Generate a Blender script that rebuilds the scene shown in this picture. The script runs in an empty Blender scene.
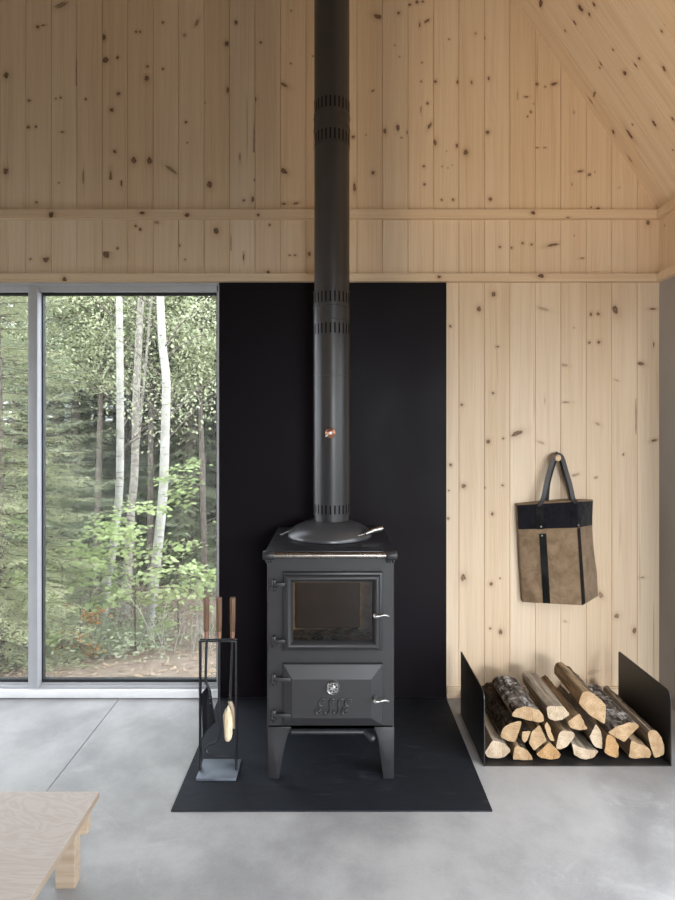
import bpy, bmesh, math, random
from mathutils import Vector, Matrix, noise as mnoise

C = bpy.context.scene.collection
F, EYE, CX, CY = 560.0, 1.43, 334.0, 425.0      # focal length (px), eye height, vanishing point of the photograph
WB = 2.947                                      # distance of the back wall
XR, XL, YF = 1.71, -3.2, -3.2                   # right, left and rear walls
PITCH, EAVE = 1.475, 2.57
def at(px, py, Y):
    return Vector(((px - CX) * Y / F, Y, EYE - (py - CY) * Y / F))
R = random.Random(7)

# ------------------------------------------------------------------ objects
ORG = {}
def tag(o, label, cat, group=None, kind=None):
    if label: o['label'] = label
    if cat: o['category'] = cat
    if group: o['group'] = group
    if kind: o['kind'] = kind
    return o
def thing(name, label, cat, loc, group=None):
    o = bpy.data.objects.new(name, None); C.objects.link(o)
    o.location = loc; o.empty_display_size = .05; ORG[o] = Vector(loc)
    return tag(o, label, cat, group)
def obj(name, bm, m, parent=None, smooth=None, label=None):
    """links a bmesh in world coordinates as ONE mesh object; a child keeps its thing's origin"""
    me = bpy.data.meshes.new(name)
    if isinstance(bm, bmesh.types.BMesh):

        bm.to_mesh(me); bm.free()
    else:
        bm(me)
    return link(name, me, m, parent, smooth, label)
def link(name, me, m, parent=None, smooth=None, label=None):
    for mm in (m if isinstance(m, (list, tuple)) else [m]): me.materials.append(mm)
    if smooth is not None:
        me.polygons.foreach_set('use_smooth', [True] * len(me.polygons))
        if smooth < 180: me.set_sharp_from_angle(angle=math.radians(smooth))
    o = bpy.data.objects.new(name, me); C.objects.link(o)
    if parent:
        o.parent = parent; org = ORG[parent]
    else:
        xs = [v.co for v in me.vertices]
        org = Vector(((min(v.x for v in xs) + max(v.x for v in xs)) / 2, (min(v.y for v in xs) + max(v.y for v in xs)) / 2, min(v.z for v in xs)))
        o.location = org
    ORG[o] = org
    me.transform(Matrix.Translation(-org))
    if label: o['label'] = label
    return o
def struct(name, bm, m, smooth=None):
    return tag(obj(name, bm, m, None, smooth), None, None, None, 'structure')

# ------------------------------------------------------------------ mesh helpers
def B(): return bmesh.new()
def box(bm, x0, x1, y0, y1, z0, z1, bev=0, seg=2, mi=0):
    n0 = len(bm.verts)
    v = [bm.verts.new((x, y, z)) for x in (x0, x1) for y in (y0, y1) for z in (z0, z1)]
    fs = [bm.faces.new([v[i] for i in q]) for q in ((0,1,3,2),(4,6,7,5),(0,4,5,1),(2,3,7,6),(0,2,6,4),(1,5,7,3))]
    for f in fs: f.material_index = mi
    if bev:
        es = list({e for f in fs for e in f.edges})
        bmesh.ops.bevel(bm, geom=es, offset=bev, segments=seg, profile=.5, affect='EDGES', clamp_overlap=True)
    return bm
def prism(bm, pts, d, mi=0, bev=0):
    """pts: closed 3-D polygon, extruded along vector d"""
    d = Vector(d); n = len(pts)
    a = [bm.verts.new(p) for p in pts]; b = [bm.verts.new(Vector(p) + d) for p in pts]
    fs = [bm.faces.new(a), bm.faces.new(b[::-1])]
    for i in range(n): fs.append(bm.faces.new((a[i], b[i], b[(i+1) % n], a[(i+1) % n])))
    for f in fs: f.material_index = mi
    bmesh.ops.recalc_face_normals(bm, faces=fs)
    if bev:
        es = list({e for f in fs for e in f.edges})
        bmesh.ops.bevel(bm, geom=es, offset=bev, segments=2, profile=.5, affect='EDGES', clamp_overlap=True)
    return bm
def lathe(bm, prof, c, n=48, axis='Z'):
    c = Vector(c); rings = []
    for r, h in prof:
        ring = []
        for i in range(n):
            t = 2 * math.pi * i / n; x, y = r * math.cos(t), r * math.sin(t)
            p = {'Z': (x, y, h), 'Y': (x, h, y), 'X': (h, x, y)}[axis]
            ring.append(bm.verts.new(c + Vector(p)))
        rings.append(ring)
    fs = []
    for a, b in zip(rings, rings[1:]):
        for i in range(n): fs.append(bm.faces.new((a[i], a[(i+1) % n], b[(i+1) % n], b[i])))
    fs.append(bm.faces.new(rings[0][::-1])); fs.append(bm.faces.new(rings[-1]))
    bmesh.ops.recalc_face_normals(bm, faces=fs)
    return bm
def spline(pts, k=6):
    pts = [Vector(p) for p in pts]; q = [2*pts[0]-pts[1]] + pts + [2*pts[-1]-pts[-2]]; out = []
    for i in range(1, len(q)-2):
        p0, p1, p2, p3 = q[i-1:i+3]
        for j in range(k):
            t = j / k
            out.append(.5*((2*p1)+(p2-p0)*t+(2*p0-5*p1+4*p2-p3)*t*t+(3*p1-p0-3*p2+p3)*t**3))
    return out + [pts[-1]]
def tube(bm, path, r, n=10, flat=None, up=(0,0,1)):
    """round or flattened tube; r a number or a list; flat=(w,h) gives a rectangular strap"""
    path = [Vector(p) for p in path]; N = len(path); rings = []
    t0 = (path[1]-path[0]).normalized(); u = Vector(up)
    u = (u - t0*u.dot(t0)); u = u.normalized() if u.length > 1e-4 else t0.orthogonal().normalized()
    for i, p in enumerate(path):
        t = (path[min(i+1, N-1)] - path[max(i-1, 0)]).normalized()
        u = (u - t*u.dot(t)).normalized(); s = t.cross(u)
        rr = r[i] if isinstance(r, (list, tuple)) else r
        if flat:
            w, h = flat[0]/2, flat[1]/2
            ring = [bm.verts.new(p + s*a*w + u*b*h) for a, b in ((-1,-1),(1,-1),(1,1),(-1,1))]
        else:
            ring = [bm.verts.new(p + (s*math.cos(6.28318*j/n) + u*math.sin(6.28318*j/n))*rr) for j in range(n)]
        rings.append(ring)
    fs = []; n = len(rings[0])
    for a, b in zip(rings, rings[1:]):
        for j in range(n): fs.append(bm.faces.new((a[j], a[(j+1) % n], b[(j+1) % n], b[j])))
    fs.append(bm.faces.new(rings[0][::-1])); fs.append(bm.faces.new(rings[-1]))
    bmesh.ops.recalc_face_normals(bm, faces=fs)
    return bm
def ring_frame(bm, x0, x1, z0, z1, Y, prof):
    """mitred rectangular frame facing -Y; prof: (inset, height) pairs"""
    loops = []
    for d, h in prof:
        loops.append([bm.verts.new(p) for p in ((x0+d, Y-h, z0+d), (x1-d, Y-h, z0+d), (x1-d, Y-h, z1-d), (x0+d, Y-h, z1-d))])
    fs = []
    for a, b in zip(loops, loops[1:]):
        for i in range(4): fs.append(bm.faces.new((a[i], a[(i+1) % 4], b[(i+1) % 4], b[i])))
    return loops

# ------------------------------------------------------------------ materials
class N:
    def __init__(s, name):
        s.m = bpy.data.materials.new(name); s.m.use_nodes = True; s.t = s.m.node_tree
        s.t.nodes.clear(); s.out = s.t.nodes.new('ShaderNodeOutputMaterial')
    def new(s, kind, **kw):
        n = s.t.nodes.new('ShaderNode' + kind)
        for k, v in kw.items(): setattr(n, k, v)
        return n
    def put(s, sock, v):
        if isinstance(v, bpy.types.NodeSocket): s.t.links.new(v, sock)
        elif v is not None:
            if isinstance(v, (tuple, list)) and len(v) == 3 and sock.type == 'RGBA': v = (*v, 1)
            sock.default_value = v
    def math(s, op, a, b=None, c=None, clamp=False):
        n = s.new('Math', operation=op, use_clamp=clamp); s.put(n.inputs[0], a); s.put(n.inputs[1], b); s.put(n.inputs[2], c)
        return n.outputs[0]
    def mix(s, f, a, b, mode='MIX'):
        n = s.new('Mix', data_type='RGBA', blend_type=mode); s.put(n.inputs[0], f); s.put(n.inputs[6], a); s.put(n.inputs[7], b)
        return n.outputs[2]
    def noise(s, vec, scale, detail=3, rough=.55, dist=0, col=False):
        n = s.new('TexNoise'); s.put(n.inputs['Vector'], vec); s.put(n.inputs['Scale'], scale)
        s.put(n.inputs['Detail'], detail); s.put(n.inputs['Roughness'], rough); s.put(n.inputs['Distortion'], dist)
        return n.outputs['Color' if col else 'Fac']
    def remap(s, v, a, b, c=0., d=1., smooth=True):
        n = s.new('MapRange', interpolation_type='SMOOTHSTEP' if smooth else 'LINEAR')
        for i, x in enumerate((v, a, b, c, d)): s.put(n.inputs[i], x)
        return n.outputs[0]
    def xyz(s, x, y, z=0.):
        n = s.new('CombineXYZ'); s.put(n.inputs[0], x); s.put(n.inputs[1], y); s.put(n.inputs[2], z); return n.outputs[0]
    def sep(s, v):
        n = s.new('SeparateXYZ'); s.put(n.inputs[0], v); return n.outputs
    def scale(s, v, x, y, z):
        n = s.new('VectorMath', operation='MULTIPLY'); s.put(n.inputs[0], v); n.inputs[1].default_value = (x, y, z); return n.outputs[0]
    def uv(s, name): return s.new('UVMap', uv_map=name).outputs[0]
    def pos(s): return s.new('TexCoord').outputs['Object']
    def rnd(s): return s.new('ObjectInfo').outputs['Random']
    def bump(s, h, strength=.3, dist=.002):
        n = s.new('Bump'); n.inputs['Strength'].default_value = strength; n.inputs['Distance'].default_value = dist
        s.put(n.inputs['Height'], h); return n.outputs[0]
    def bsdf(s, col, rough=.5, metal=0., spec=.5, normal=None, **kw):
        n = s.new('BsdfPrincipled'); s.put(n.inputs['Base Color'], col); s.put(n.inputs['Roughness'], rough)
        s.put(n.inputs['Metallic'], metal); s.put(n.inputs['Specular IOR Level'], spec)
        if normal: s.put(n.inputs['Normal'], normal)
        for k, v in kw.items(): s.put(n.inputs[k], v)
        return n.outputs[0]
    def done(s, sh): s.put(s.out.inputs['Surface'], sh); return s.m

def plain(name, col, rough=.5, metal=0., spec=.5, var=.08, sc=30, bump=0., bsc=200):
    k = N(name); p = k.pos(); v = k.noise(p, sc, 4)
    c = k.mix(k.remap(v, .3, .7), tuple(x*(1-var) for x in col), tuple(min(1, x*(1+var)) for x in col))
    nm = k.bump(k.noise(p, bsc, 2), bump, .001) if bump else None
    return k.done(k.bsdf(c, k.remap(v, .3, .7, rough*.92, min(1, rough*1.08)), metal, spec, nm))

def pine_material():
    k = N('knotty pine boards'); g = k.sep(k.uv('grain')); kn = k.sep(k.uv('knot')); pr = k.sep(k.uv('param'))
    rnd, dark = pr[0], pr[1]
    r = k.math('SQRT', k.math('ADD', k.math('MULTIPLY', kn[0], kn[0]), k.math('MULTIPLY', kn[1], kn[1])))
    fall = k.math('EXPONENT', k.math('MULTIPLY', k.math('MULTIPLY', r, r), -.22))
    gx = k.math('ADD', g[0], k.math('MULTIPLY', k.math('MULTIPLY', kn[0], fall), -.007)); gy = g[1]
    off = k.math('MULTIPLY', rnd, 57.)
    fine = k.noise(k.xyz(k.math('ADD', k.math('MULTIPLY', gx, 150.), off), k.math('MULTIPLY', gy, 2.2), off), 1., 4, .6)
    wide = k.noise(k.xyz(k.math('ADD', k.math('MULTIPLY', gx, 24.), off), k.math('MULTIPLY', gy, .7), off), 1., 3)
    bend = k.noise(k.xyz(k.math('ADD', k.math('MULTIPLY', gx, 7.), off), k.math('MULTIPLY', gy, .9), off), 1., 1)
    ring = k.math('SINE', k.math('ADD', k.math('MULTIPLY', gx, 420.), k.math('MULTIPLY', bend, 60.)))
    ring = k.remap(ring, .1, 1.)
    val = k.math('ADD', k.math('MULTIPLY', fine, .5), k.math('ADD', k.math('MULTIPLY', wide, .5), k.math('MULTIPLY', ring, .05)))
    c = k.mix(k.remap(val, .36, .78), PINE_A, PINE_B)
    tint = k.noise(k.xyz(off, 3.3, 1.7), 1., 0)
    c = k.mix(k.remap(tint, .3, .7, 0., .5), c, PINE_C, 'MULTIPLY')
    # thin resin streaks
    st = k.noise(k.xyz(k.math('ADD', k.math('MULTIPLY', gx, 60.), off), k.math('MULTIPLY', gy, 1.1), k.math('ADD', off, 9.)), 1., 2)
    c = k.mix(k.remap(st, .66, .78, 0., .5), c, (.30, .155, .07))
    # knots
    wob = k.noise(k.xyz(k.math('ADD', k.math('MULTIPLY', kn[0], 1.1), k.math('MULTIPLY', gy, 31.)), k.math('MULTIPLY', kn[1], 1.1), off), 1., 4, .6)
    rr = k.math('ADD', r, k.math('MULTIPLY', k.math('SUBTRACT', wob, .45), 1.7))
    halo = k.math('EXPONENT', k.math('MULTIPLY', k.math('MULTIPLY', r, r), -.33))
    c = k.mix(k.math('MULTIPLY', k.math('MULTIPLY', halo, .5), dark), c, (.28, .13, .055))
    core = k.remap(rr, .68, 1.12, 1., 0.)
    kc = k.mix(k.remap(rr, .25, .75), k.mix(k.remap(wob, .35, .65), (.06, .027, .016), (.32, .16, .08)), (.045, .019, .012))
    c = k.mix(k.math('MULTIPLY', core, dark), c, kc)
    nm = k.bump(k.math('ADD', fine, k.math('MULTIPLY', core, .4)), .12, .0015)
    return k.done(k.bsdf(c, k.remap(fine, .3, .7, .5, .62), 0., .3, nm))
PINE_A, PINE_B, PINE_C = (.71, .575, .425), (.60, .45, .31), (.88, .80, .70)
def wood(name, a, b, axis=1, sx=60., sy=3., rough=.5, dark=.0, dist=0.):
    k = N(name); p = k.pos(); sc = [sx]*3; sc[axis] = sy
    pv = k.scale(p, *sc); r = k.rnd()
    if dist:
        pv2 = k.new('VectorMath', operation='ADD'); k.put(pv2.inputs[0], pv); k.put(pv2.inputs[1], k.scale(k.noise(p, 4., 2, col=True), dist, dist, dist)); pv = pv2.outputs[0]
    f1 = k.noise(pv, 1., 4, .6); f2 = k.noise(p, 9., 2)
    v = k.math('ADD', k.math('MULTIPLY', f1, .75), k.math('MULTIPLY', f2, .3))
    c = k.mix(k.remap(v, .35, .72), a, b)
    return k.done(k.bsdf(c, rough, 0., .3, k.bump(f1, .15, .001)))

def concrete():
    k = N('polished concrete'); p = k.pos()
    big = k.noise(p, 1.3, 5, .6, .6); mid = k.noise(p, 6., 5, .6); fine = k.noise(p, 160., 3)
    v = k.math('ADD', k.math('MULTIPLY', big, .6), k.math('ADD', k.math('MULTIPLY', mid, .35), k.math('MULTIPLY', fine, .12)))
    c = k.mix(k.remap(v, .36, .70), (.255, .251, .255), (.43, .422, .422))
    pit = k.noise(p, 34., 2); c = k.mix(k.remap(pit, .73, .80, 0., .35), c, (.16, .165, .18))
    pale = k.noise(p, 3.1, 6, .7, 1.2); c = k.mix(k.remap(pale, .58, .72, 0., .35), c, (.50, .50, .515))
    return k.done(k.bsdf(c, k.remap(mid, .3, .7, .38, .55), 0., .4, k.bump(fine, .06, .001)))

def steel_plate():
    k = N('blackened steel hearth plate'); p = k.pos()
    s1 = k.noise(k.scale(p, 4., 14., 1.), 1., 6, .7, 2.5); s2 = k.noise(p, 2.2, 3)
    sm = k.math('MULTIPLY', k.remap(s1, .52, .72), k.remap(s2, .42, .60))
    c = k.mix(k.math('MULTIPLY', sm, .5), (.0022, .0023, .0048), (.045, .045, .058))
    return k.done(k.bsdf(c, k.remap(s1, .3, .8, .70, .82), 0., .58, None, **{'Specular Tint': (.82, .88, 1., 1)}))

def birch_bark():
    k = N('birch bark'); p = k.pos()
    m = k.noise(k.scale(p, 6., 6., 34.), 1., 3, .6); m2 = k.noise(p, 5., 3)
    c = k.mix(k.remap(m2, .3, .7), (.56, .545, .51), (.40, .38, .345))
    c = k.mix(k.remap(m, .60, .67, 0., .85), c, (.06, .055, .05))
    return k.done(k.bsdf(c, .8, 0., .2))
def leaf_mat(name, a, b, trans=.35, sc=2.5):
    k = N(name); p = k.new('NewGeometry').outputs['Position']; r = k.rnd()
    v = k.math('ADD', k.noise(p, sc, 3), k.math('MULTIPLY', k.math('SUBTRACT', r, .5), .2))
    f = k.noise(p, 37., 2)
    c = k.mix(k.remap(k.math('ADD', k.math('MULTIPLY', v, .6), k.math('MULTIPLY', f, .4)), .35, .65), a, b)
    d = k.new('BsdfDiffuse'); k.put(d.inputs[0], c); t = k.new('BsdfTranslucent'); k.put(t.inputs[0], c)
    mx = k.new('MixShader'); mx.inputs[0].default_value = trans
    k.put(mx.inputs[1], d.outputs[0]); k.put(mx.inputs[2], t.outputs[0])
    return k.done(mx.outputs[0])
def litter():
    k = N('leaf litter ground'); p = k.pos()
    a = k.noise(p, 9., 6, .7); b = k.noise(p, 60., 3); c2 = k.noise(p, 1.1, 3)
    c = k.mix(k.remap(a, .3, .7), (.13, .09, .062), (.29, .23, .18)); c = k.mix(k.remap(b, .5, .7, 0., .6), c, (.36, .30, .245))
    c = k.mix(k.remap(c2, .55, .7, 0., .5), c, (.11, .13, .055))
    return k.done(k.bsdf(c, .95, 0., .1, k.bump(a, .6, .05)))
def glass(name, tint=(1, 1, 1), refl=1.0, rough=.0, haze=0.):
    k = N(name); tr = k.new('BsdfTransparent'); k.put(tr.inputs[0], tint)
    gl = k.new('BsdfGlossy'); gl.inputs['Roughness'].default_value = rough
    fr = k.new('Fresnel'); fr.inputs[0].default_value = 1.45
    sp = k.remap(k.noise(k.pos(), 3., 2), 0., 1., .95, 1.0)
    mx = k.new('MixShader'); k.put(mx.inputs[0], k.math('MULTIPLY', k.math('MULTIPLY', fr.outputs[0], refl), sp))
    k.put(mx.inputs[1], tr.outputs[0]); k.put(mx.inputs[2], gl.outputs[0])
    if haze:  # pale veil over the view, painted in as translucent white
        tl = k.new('BsdfTranslucent'); k.put(tl.inputs[0], (.9, .93, .92)); m2 = k.new('MixShader')
        k.put(m2.inputs[0], k.remap(k.noise(k.pos(), 2.2, 4), .3, .75, haze*.6, haze*1.5)); k.put(m2.inputs[1], mx.outputs[0]); k.put(m2.inputs[2], tl.outputs[0]); mx = m2
    return k.done(mx.outputs[0])
def bark_mat(name, a, b, c_):
    k = N(name); p = k.pos()
    n1 = k.noise(k.scale(p, 42., 12., 42.), 1., 5, .65); n2 = k.noise(p, 24., 4, .7); n3 = k.noise(k.scale(p, 90., 35., 90.), 1., 3)
    c = k.mix(k.remap(n1, .38, .62), a, b); c = k.mix(k.math('MULTIPLY', k.remap(n2, .48, .62), k.remap(n3, .35, .6, .3, 1.)), c, c_)
    return k.done(k.bsdf(c, .95, 0., .1, k.bump(k.math('ADD', n1, n3), .9, .006)))
def endgrain(name, a, b):
    k = N(name); u = k.sep(k.uv('ring')); p = k.pos()
    r = k.math('SQRT', k.math('ADD', k.math('MULTIPLY', u[0], u[0]), k.math('MULTIPLY', u[1], u[1])))
    n = k.noise(p, 30., 3); f = k.noise(p, 220., 3, .7)
    w = k.math('SINE', k.math('ADD', k.math('MULTIPLY', r, 800.), k.math('MULTIPLY', n, 26.)))
    v = k.math('ADD', k.math('MULTIPLY', k.remap(w, -1., 1.), .15), k.math('ADD', k.math('MULTIPLY', n, .75), k.math('MULTIPLY', f, .4)))
    c = k.mix(k.remap(v, .35, .85), a, b)
    ck = k.noise(k.scale(p, 70., 1., 18.), 1., 2); c = k.mix(k.remap(ck, .68, .74, 0., .5), c, (.16, .085, .04))
    return k.done(k.bsdf(c, .85, 0., .15, k.bump(f, .5, .002)))
def canvas(name, a, b, weave=True):
    k = N(name); p = k.pos(); n = k.noise(p, 14., 5, .65, .8); w = k.noise(p, 420., 1)
    c = k.mix(k.remap(n, .3, .7), a, b)
    return k.done(k.bsdf(c, .9, 0., .15, k.bump(k.math('ADD', w, k.math('MULTIPLY', n, 4.)), .55, .006), **{'Sheen Weight': .15}))
def fleece():
    k = N('cream brush bristles'); p = k.pos(); n = k.noise(k.scale(p, 120., 120., 25.), 1., 4)
    return k.done(k.bsdf(k.mix(k.remap(n, .3, .7), (.60, .47, .28), (.85, .75, .55)), .95, 0., .1, k.bump(n, .8, .004)))
def plywood():
    k = N('pale plywood'); p = k.pos()
    w = k.noise(k.scale(p, 2.2, 6., 3.), 1., 3, .5, 1.4); r = k.math('SINE', k.math('MULTIPLY', w, 110.))
    f = k.noise(k.scale(p, 25., 160., 60.), 1., 3)
    v = k.math('ADD', k.math('MULTIPLY', k.remap(r, -1., 1.), .25), k.math('MULTIPLY', f, .6))
    c = k.mix(k.remap(v, .2, .85), (.56, .495, .455), (.47, .40, .355))
    return k.done(k.bsdf(c, .5, 0., .35))

M = dict(
    pine=pine_material(), concrete=concrete(), plate=steel_plate(),
    panel=plain('black steel wall panel', (.0042, .0022, .0042), .5, 0, .13, .1, 3),
    grey=plain('grey painted panel', (.33, .315, .30), .6, 0, .3, .04, 6),
    plaster=plain('grey plaster', (.34, .32, .30), .8, 0, .2),
    alu=plain('pale grey window frame', (.41, .415, .435), .42, 0, .4, .03, 10), sill=plain('white window sill', (.90, .91, .92), .4, 0, .4, .03, 10),
    gasket=plain('black rubber gasket', (.012, .012, .014), .6),
    pane=glass('hazy window glass', (.98, .99, .985), 1., 0., .022),  # washed-out haze over the forest is put into this pane
    firepane=glass('smoked stove glass', (.80, .70, .60), 1.1, .02),
    iron=plain('matt graphite enamel', (.025, .024, .026), .42, 0, .5, .05, 40, .10, 700),
    irond=plain('dark top plate iron', (.020, .020, .024), .38, 0, .5, .1, 20, .05, 500),
    pipe=plain('black stovepipe enamel', (.026, .0245, .0255), .36, 0, .5, .06, 8),
    holder=plain('brown black steel sheet', (.021, .0185, .0175), .45, 0, .5, .12, 6),
    dome=plain('grey enamel lid', (.052, .052, .056), .30, 0, .6, .04, 8),
    dark=plain('black inner steel', (.006, .006, .007), .8, 0, .2),
    chrome=plain('polished chrome', (.40, .395, .39), .32, 1.),
    rail=plain('brushed stainless rail', (.46, .42, .385), .26, 1.),
    copper=plain('copper', (.42, .235, .16), .3, 1.),
    copperp=plain('copper damper spring', (.45, .23, .15), .35, 1.),
    bsteel=plain('black forged steel', (.035, .036, .042), .34, .5, .5, .15, 50),
    mildsteel=plain('oiled steel base plate', (.16, .18, .215), .5, .5, .5, .15, 16),
    walnut=wood('oiled walnut handle', (.20, .115, .07), (.10, .052, .03), 2, 160., 8., .42),
    ash_wood=wood('pale peg wood', (.66, .48, .30), (.55, .37, .21), 1, 90., 8.),
    oak=wood('pale ash wood leg', (.47, .37, .275), (.36, .27, .19), 0, 60., 3., .5),
    ply=plywood(),
    plyedge=wood('plywood edge', (.42, .34, .265), (.31, .235, .17), 1, 250., 2., .6),
    tan=canvas('tan waxed canvas', (.285, .195, .120), (.185, .12, .068)),
    navy=canvas('navy canvas', (.004, .004, .006), (.008, .0075, .011)),
    leather=plain('dark leather', (.011, .009, .009), .6, 0, .3, .2, 40, .2, 300),
    leatherb=plain('worn brown leather', (.030, .024, .022), .5, 0, .45, .2, 40, .2, 300),
    brass=plain('dull rivet', (.35, .32, .29), .35, 1.),
    fleece=fleece(),
    brick=plain('fire brick liner', (.33, .25, .16), .9, 0, .2, .2, 25, .3, 90),
    ash=plain('ash bed', (.16, .125, .09), .95, 0, .1, .5, 60, .8, 120),
    ashw=plain('sooty steel baffle', (.17, .16, .15), .6, .3, .4, .2, 20),
    char=plain('charred wood', (.02, .018, .017), .9, 0, .1, .3, 60, .8, 120),
    fireback=plain('iron fireback', (.040, .031, .027), .7, 0, .2, .2, 12),
    barkd=bark_mat('dark rough bark', (.020, .015, .012), (.075, .055, .042), (.13, .10, .075)),
    barkg=bark_mat('grey lichened bark', (.045, .034, .028), (.17, .14, .12), (.50, .48, .46)),
    barkb=bark_mat('brown bark', (.055, .036, .024), (.17, .12, .08), (.30, .25, .20)),
    split=wood('split firewood', (.47, .335, .205), (.12, .072, .04), 1, 70., 5., .85),
    splitg=wood('weathered split firewood', (.46, .385, .30), (.14, .105, .075), 1, 60., 4., .85),
    enda=endgrain('fresh end grain', (.52, .37, .225), (.30, .19, .10)),
    endb=endgrain('orange end grain', (.52, .33, .16), (.30, .17, .075)),
    endc=endgrain('white end grain', (.58, .47, .345), (.36, .265, .175)),
    birch=birch_bark(),
    trunk=plain('grey brown trunk bark', (.16, .135, .115), .9, 0, .1, .4, 18, .6, 40),
    trunkp=plain('pale grey trunk bark', (.34, .31, .27), .9, 0, .1, .35, 14, .6, 40),
    litter=litter(), yard=plain('dark grassy yard', (.055, .065, .035), .95, 0, .1, .3, 3),
    dead=leaf_mat('fallen leaves', (.26, .18, .12), (.40, .31, .23), .1),
)
M['spruce'] = leaf_mat('spruce needles', (.27, .31, .20), (.50, .53, .37))
M['spruced'] = leaf_mat('deep green spruce needles', (.19, .23, .145), (.39, .43, .29))
M['sprucey'] = leaf_mat('yellowing spruce needles', (.36, .39, .23), (.54, .54, .34))
M['maple'] = leaf_mat('fresh maple leaves', (.36, .45, .20), (.56, .62, .36), .4, 1.5)
M['crown'] = leaf_mat('pale birch leaves', (.46, .51, .32), (.66, .68, .48), .45, 1.2)
M['rust'] = leaf_mat('rusty leaves', (.35, .16, .06), (.45, .26, .10))

# ------------------------------------------------------------------ pine boards
class Pine:
    def __init__(s): s.v = []; s.f = []; s.g = []; s.k = []; s.p = []
    def quad(s, pts, g, k, p):
        i = len(s.v); s.v += pts; n = len(pts); s.f.append(tuple(range(i, i+n))); s.g += g; s.k += k; s.p += [p]*n
    def panel(s, O, A, Bv, Nn, seams, lo, hi, knots=(), seed=1, dens=0., gap=.0021, dep=.0045, along='b'):
        O, A, Bv, Nn = Vector(O), Vector(A), Vector(Bv), Vector(Nn); rg = random.Random(seed)
        for i in range(len(seams)-1):
            a0, a1 = seams[i], seams[i+1]; rnd = rg.random(); sh = rg.uniform(0, 9)
            top = min(hi(a0), hi(a1)); ks = [q for q in knots if a0 <= q[0] < a1 and lo + .002 < q[1] < top - .002]
            b = lo + rg.uniform(.05, .5)
            while dens and b < top:
                if all(abs(q[1]-b) > .1 for q in ks):
                    rr = rg.choice((.003, .004, .006, .009)); ks.append((rg.uniform(a0+.02, a1-.02), b, rr, rr*rg.uniform(.9, 1.6), rg.uniform(-.4, .4), rg.uniform(.5, 1)))
                b += rg.expovariate(dens) + .06
            ks.sort(key=lambda q: q[1]); cl = []
            for q in ks:
                if cl and q[1]-cl[-1][-1][1] < .03: cl[-1].append(q)
                else: cl.append([q])
            cuts = [lo] + [(c1[-1][1]+c2[0][1])/2 for c1, c2 in zip(cl, cl[1:])] + [None]
            for ci, c in enumerate(cl or [[]]):
                b0, b1 = cuts[ci], cuts[ci+1]; c = sorted(c)
                ac = [a0] + [(p[0]+q[0])/2 for p, q in zip(c, c[1:])] + [a1]
                for j in range(max(1, len(c))):
                    q = c[j] if c else None; e0, e1 = ac[j], ac[j+1]
                    x0 = e0 + gap if e0 == a0 and i else e0; x1 = e1 - gap if e1 == a1 and i < len(seams)-2 else e1
                    cols = [(x0, 0), (x1, 0)]
                    if e0 == a0 and i: cols.insert(0, (e0, -dep))
                    if e1 == a1 and i < len(seams)-2: cols.append((e1, -dep))
                    for (u0, d0), (u1, d1) in zip(cols, cols[1:]):
                        cor = [(u0, b0, d0), (u1, b0, d1), (u1, b1 if b1 is not None else hi(u1), d1), (u0, b1 if b1 is not None else hi(u0), d0)]
                        g = [(u-a0, w+sh) for u, w, d in cor]; kk = []
                        for u, w, d in cor:
                            if q:
                                ca, sa = math.cos(q[4]), math.sin(q[4]); da, db = u-q[0], w-q[1]
                                kk.append(((ca*da+sa*db)/q[2], (-sa*da+ca*db)/q[3]))
                            else: kk.append((60., 60.))
                        s.quad([O+A*u+Bv*w+Nn*d for u, w, d in cor], g, kk, (rnd, q[5] if q else 0.))
    def beam(s, x0, x1, y0, y1, z0, z1, ax=0, seed=3, knots=()):
        """a square-edged pine trim board along axis ax (0: X, 1: Y)"""
        rnd = random.Random(seed).random(); lo, hi = (x0, y0, z0), (x1, y1, z1)
        v = [Vector((x, y, z)) for x in (x0, x1) for y in (y0, y1) for z in (z0, z1)]
        for q in ((0,1,3,2),(4,6,7,5),(0,4,5,1),(2,3,7,6),(0,2,6,4),(1,5,7,3)):
            pts = [v[i] for i in q]
            ks = [kk for kk in knots] if q == (0,4,5,1) and ax == 0 else []
            if not ks:
                s.quad(pts, [((p.z+p.y), p[ax]) for p in pts], [(60., 60.)]*4, (rnd, 0.)); continue
            ks = sorted(ks); cuts = [x0] + [(a[0]+b[0])/2 for a, b in zip(ks, ks[1:])] + [x1]
            for j, kn in enumerate(ks):
                cor = [(cuts[j], z0), (cuts[j+1], z0), (cuts[j+1], z1), (cuts[j], z1)]
                s.quad([Vector((a, y0, b)) for a, b in cor], [(b+y0, a) for a, b in cor], [((a-kn[0])/kn[2], (b-kn[1])/kn[3]) for a, b in cor], (rnd, kn[5]))
    def build(s, name):
        me = bpy.data.meshes.new(name); me.from_pydata(s.v, [], s.f)
        for nm, dat in (('grain', s.g), ('knot', s.k), ('param', s.p)):
            l = me.uv_layers.new(name=nm); l.data.foreach_set('uv', [c for q in dat for c in q])
        bm = bmesh.new(); bm.from_mesh(me); bmesh.ops.remove_doubles(bm, verts=bm.verts[:], dist=1e-5); bm.to_mesh(me); bm.free()
        return tag(link(name, me, M['pine']), None, None, None, 'structure')

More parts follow.
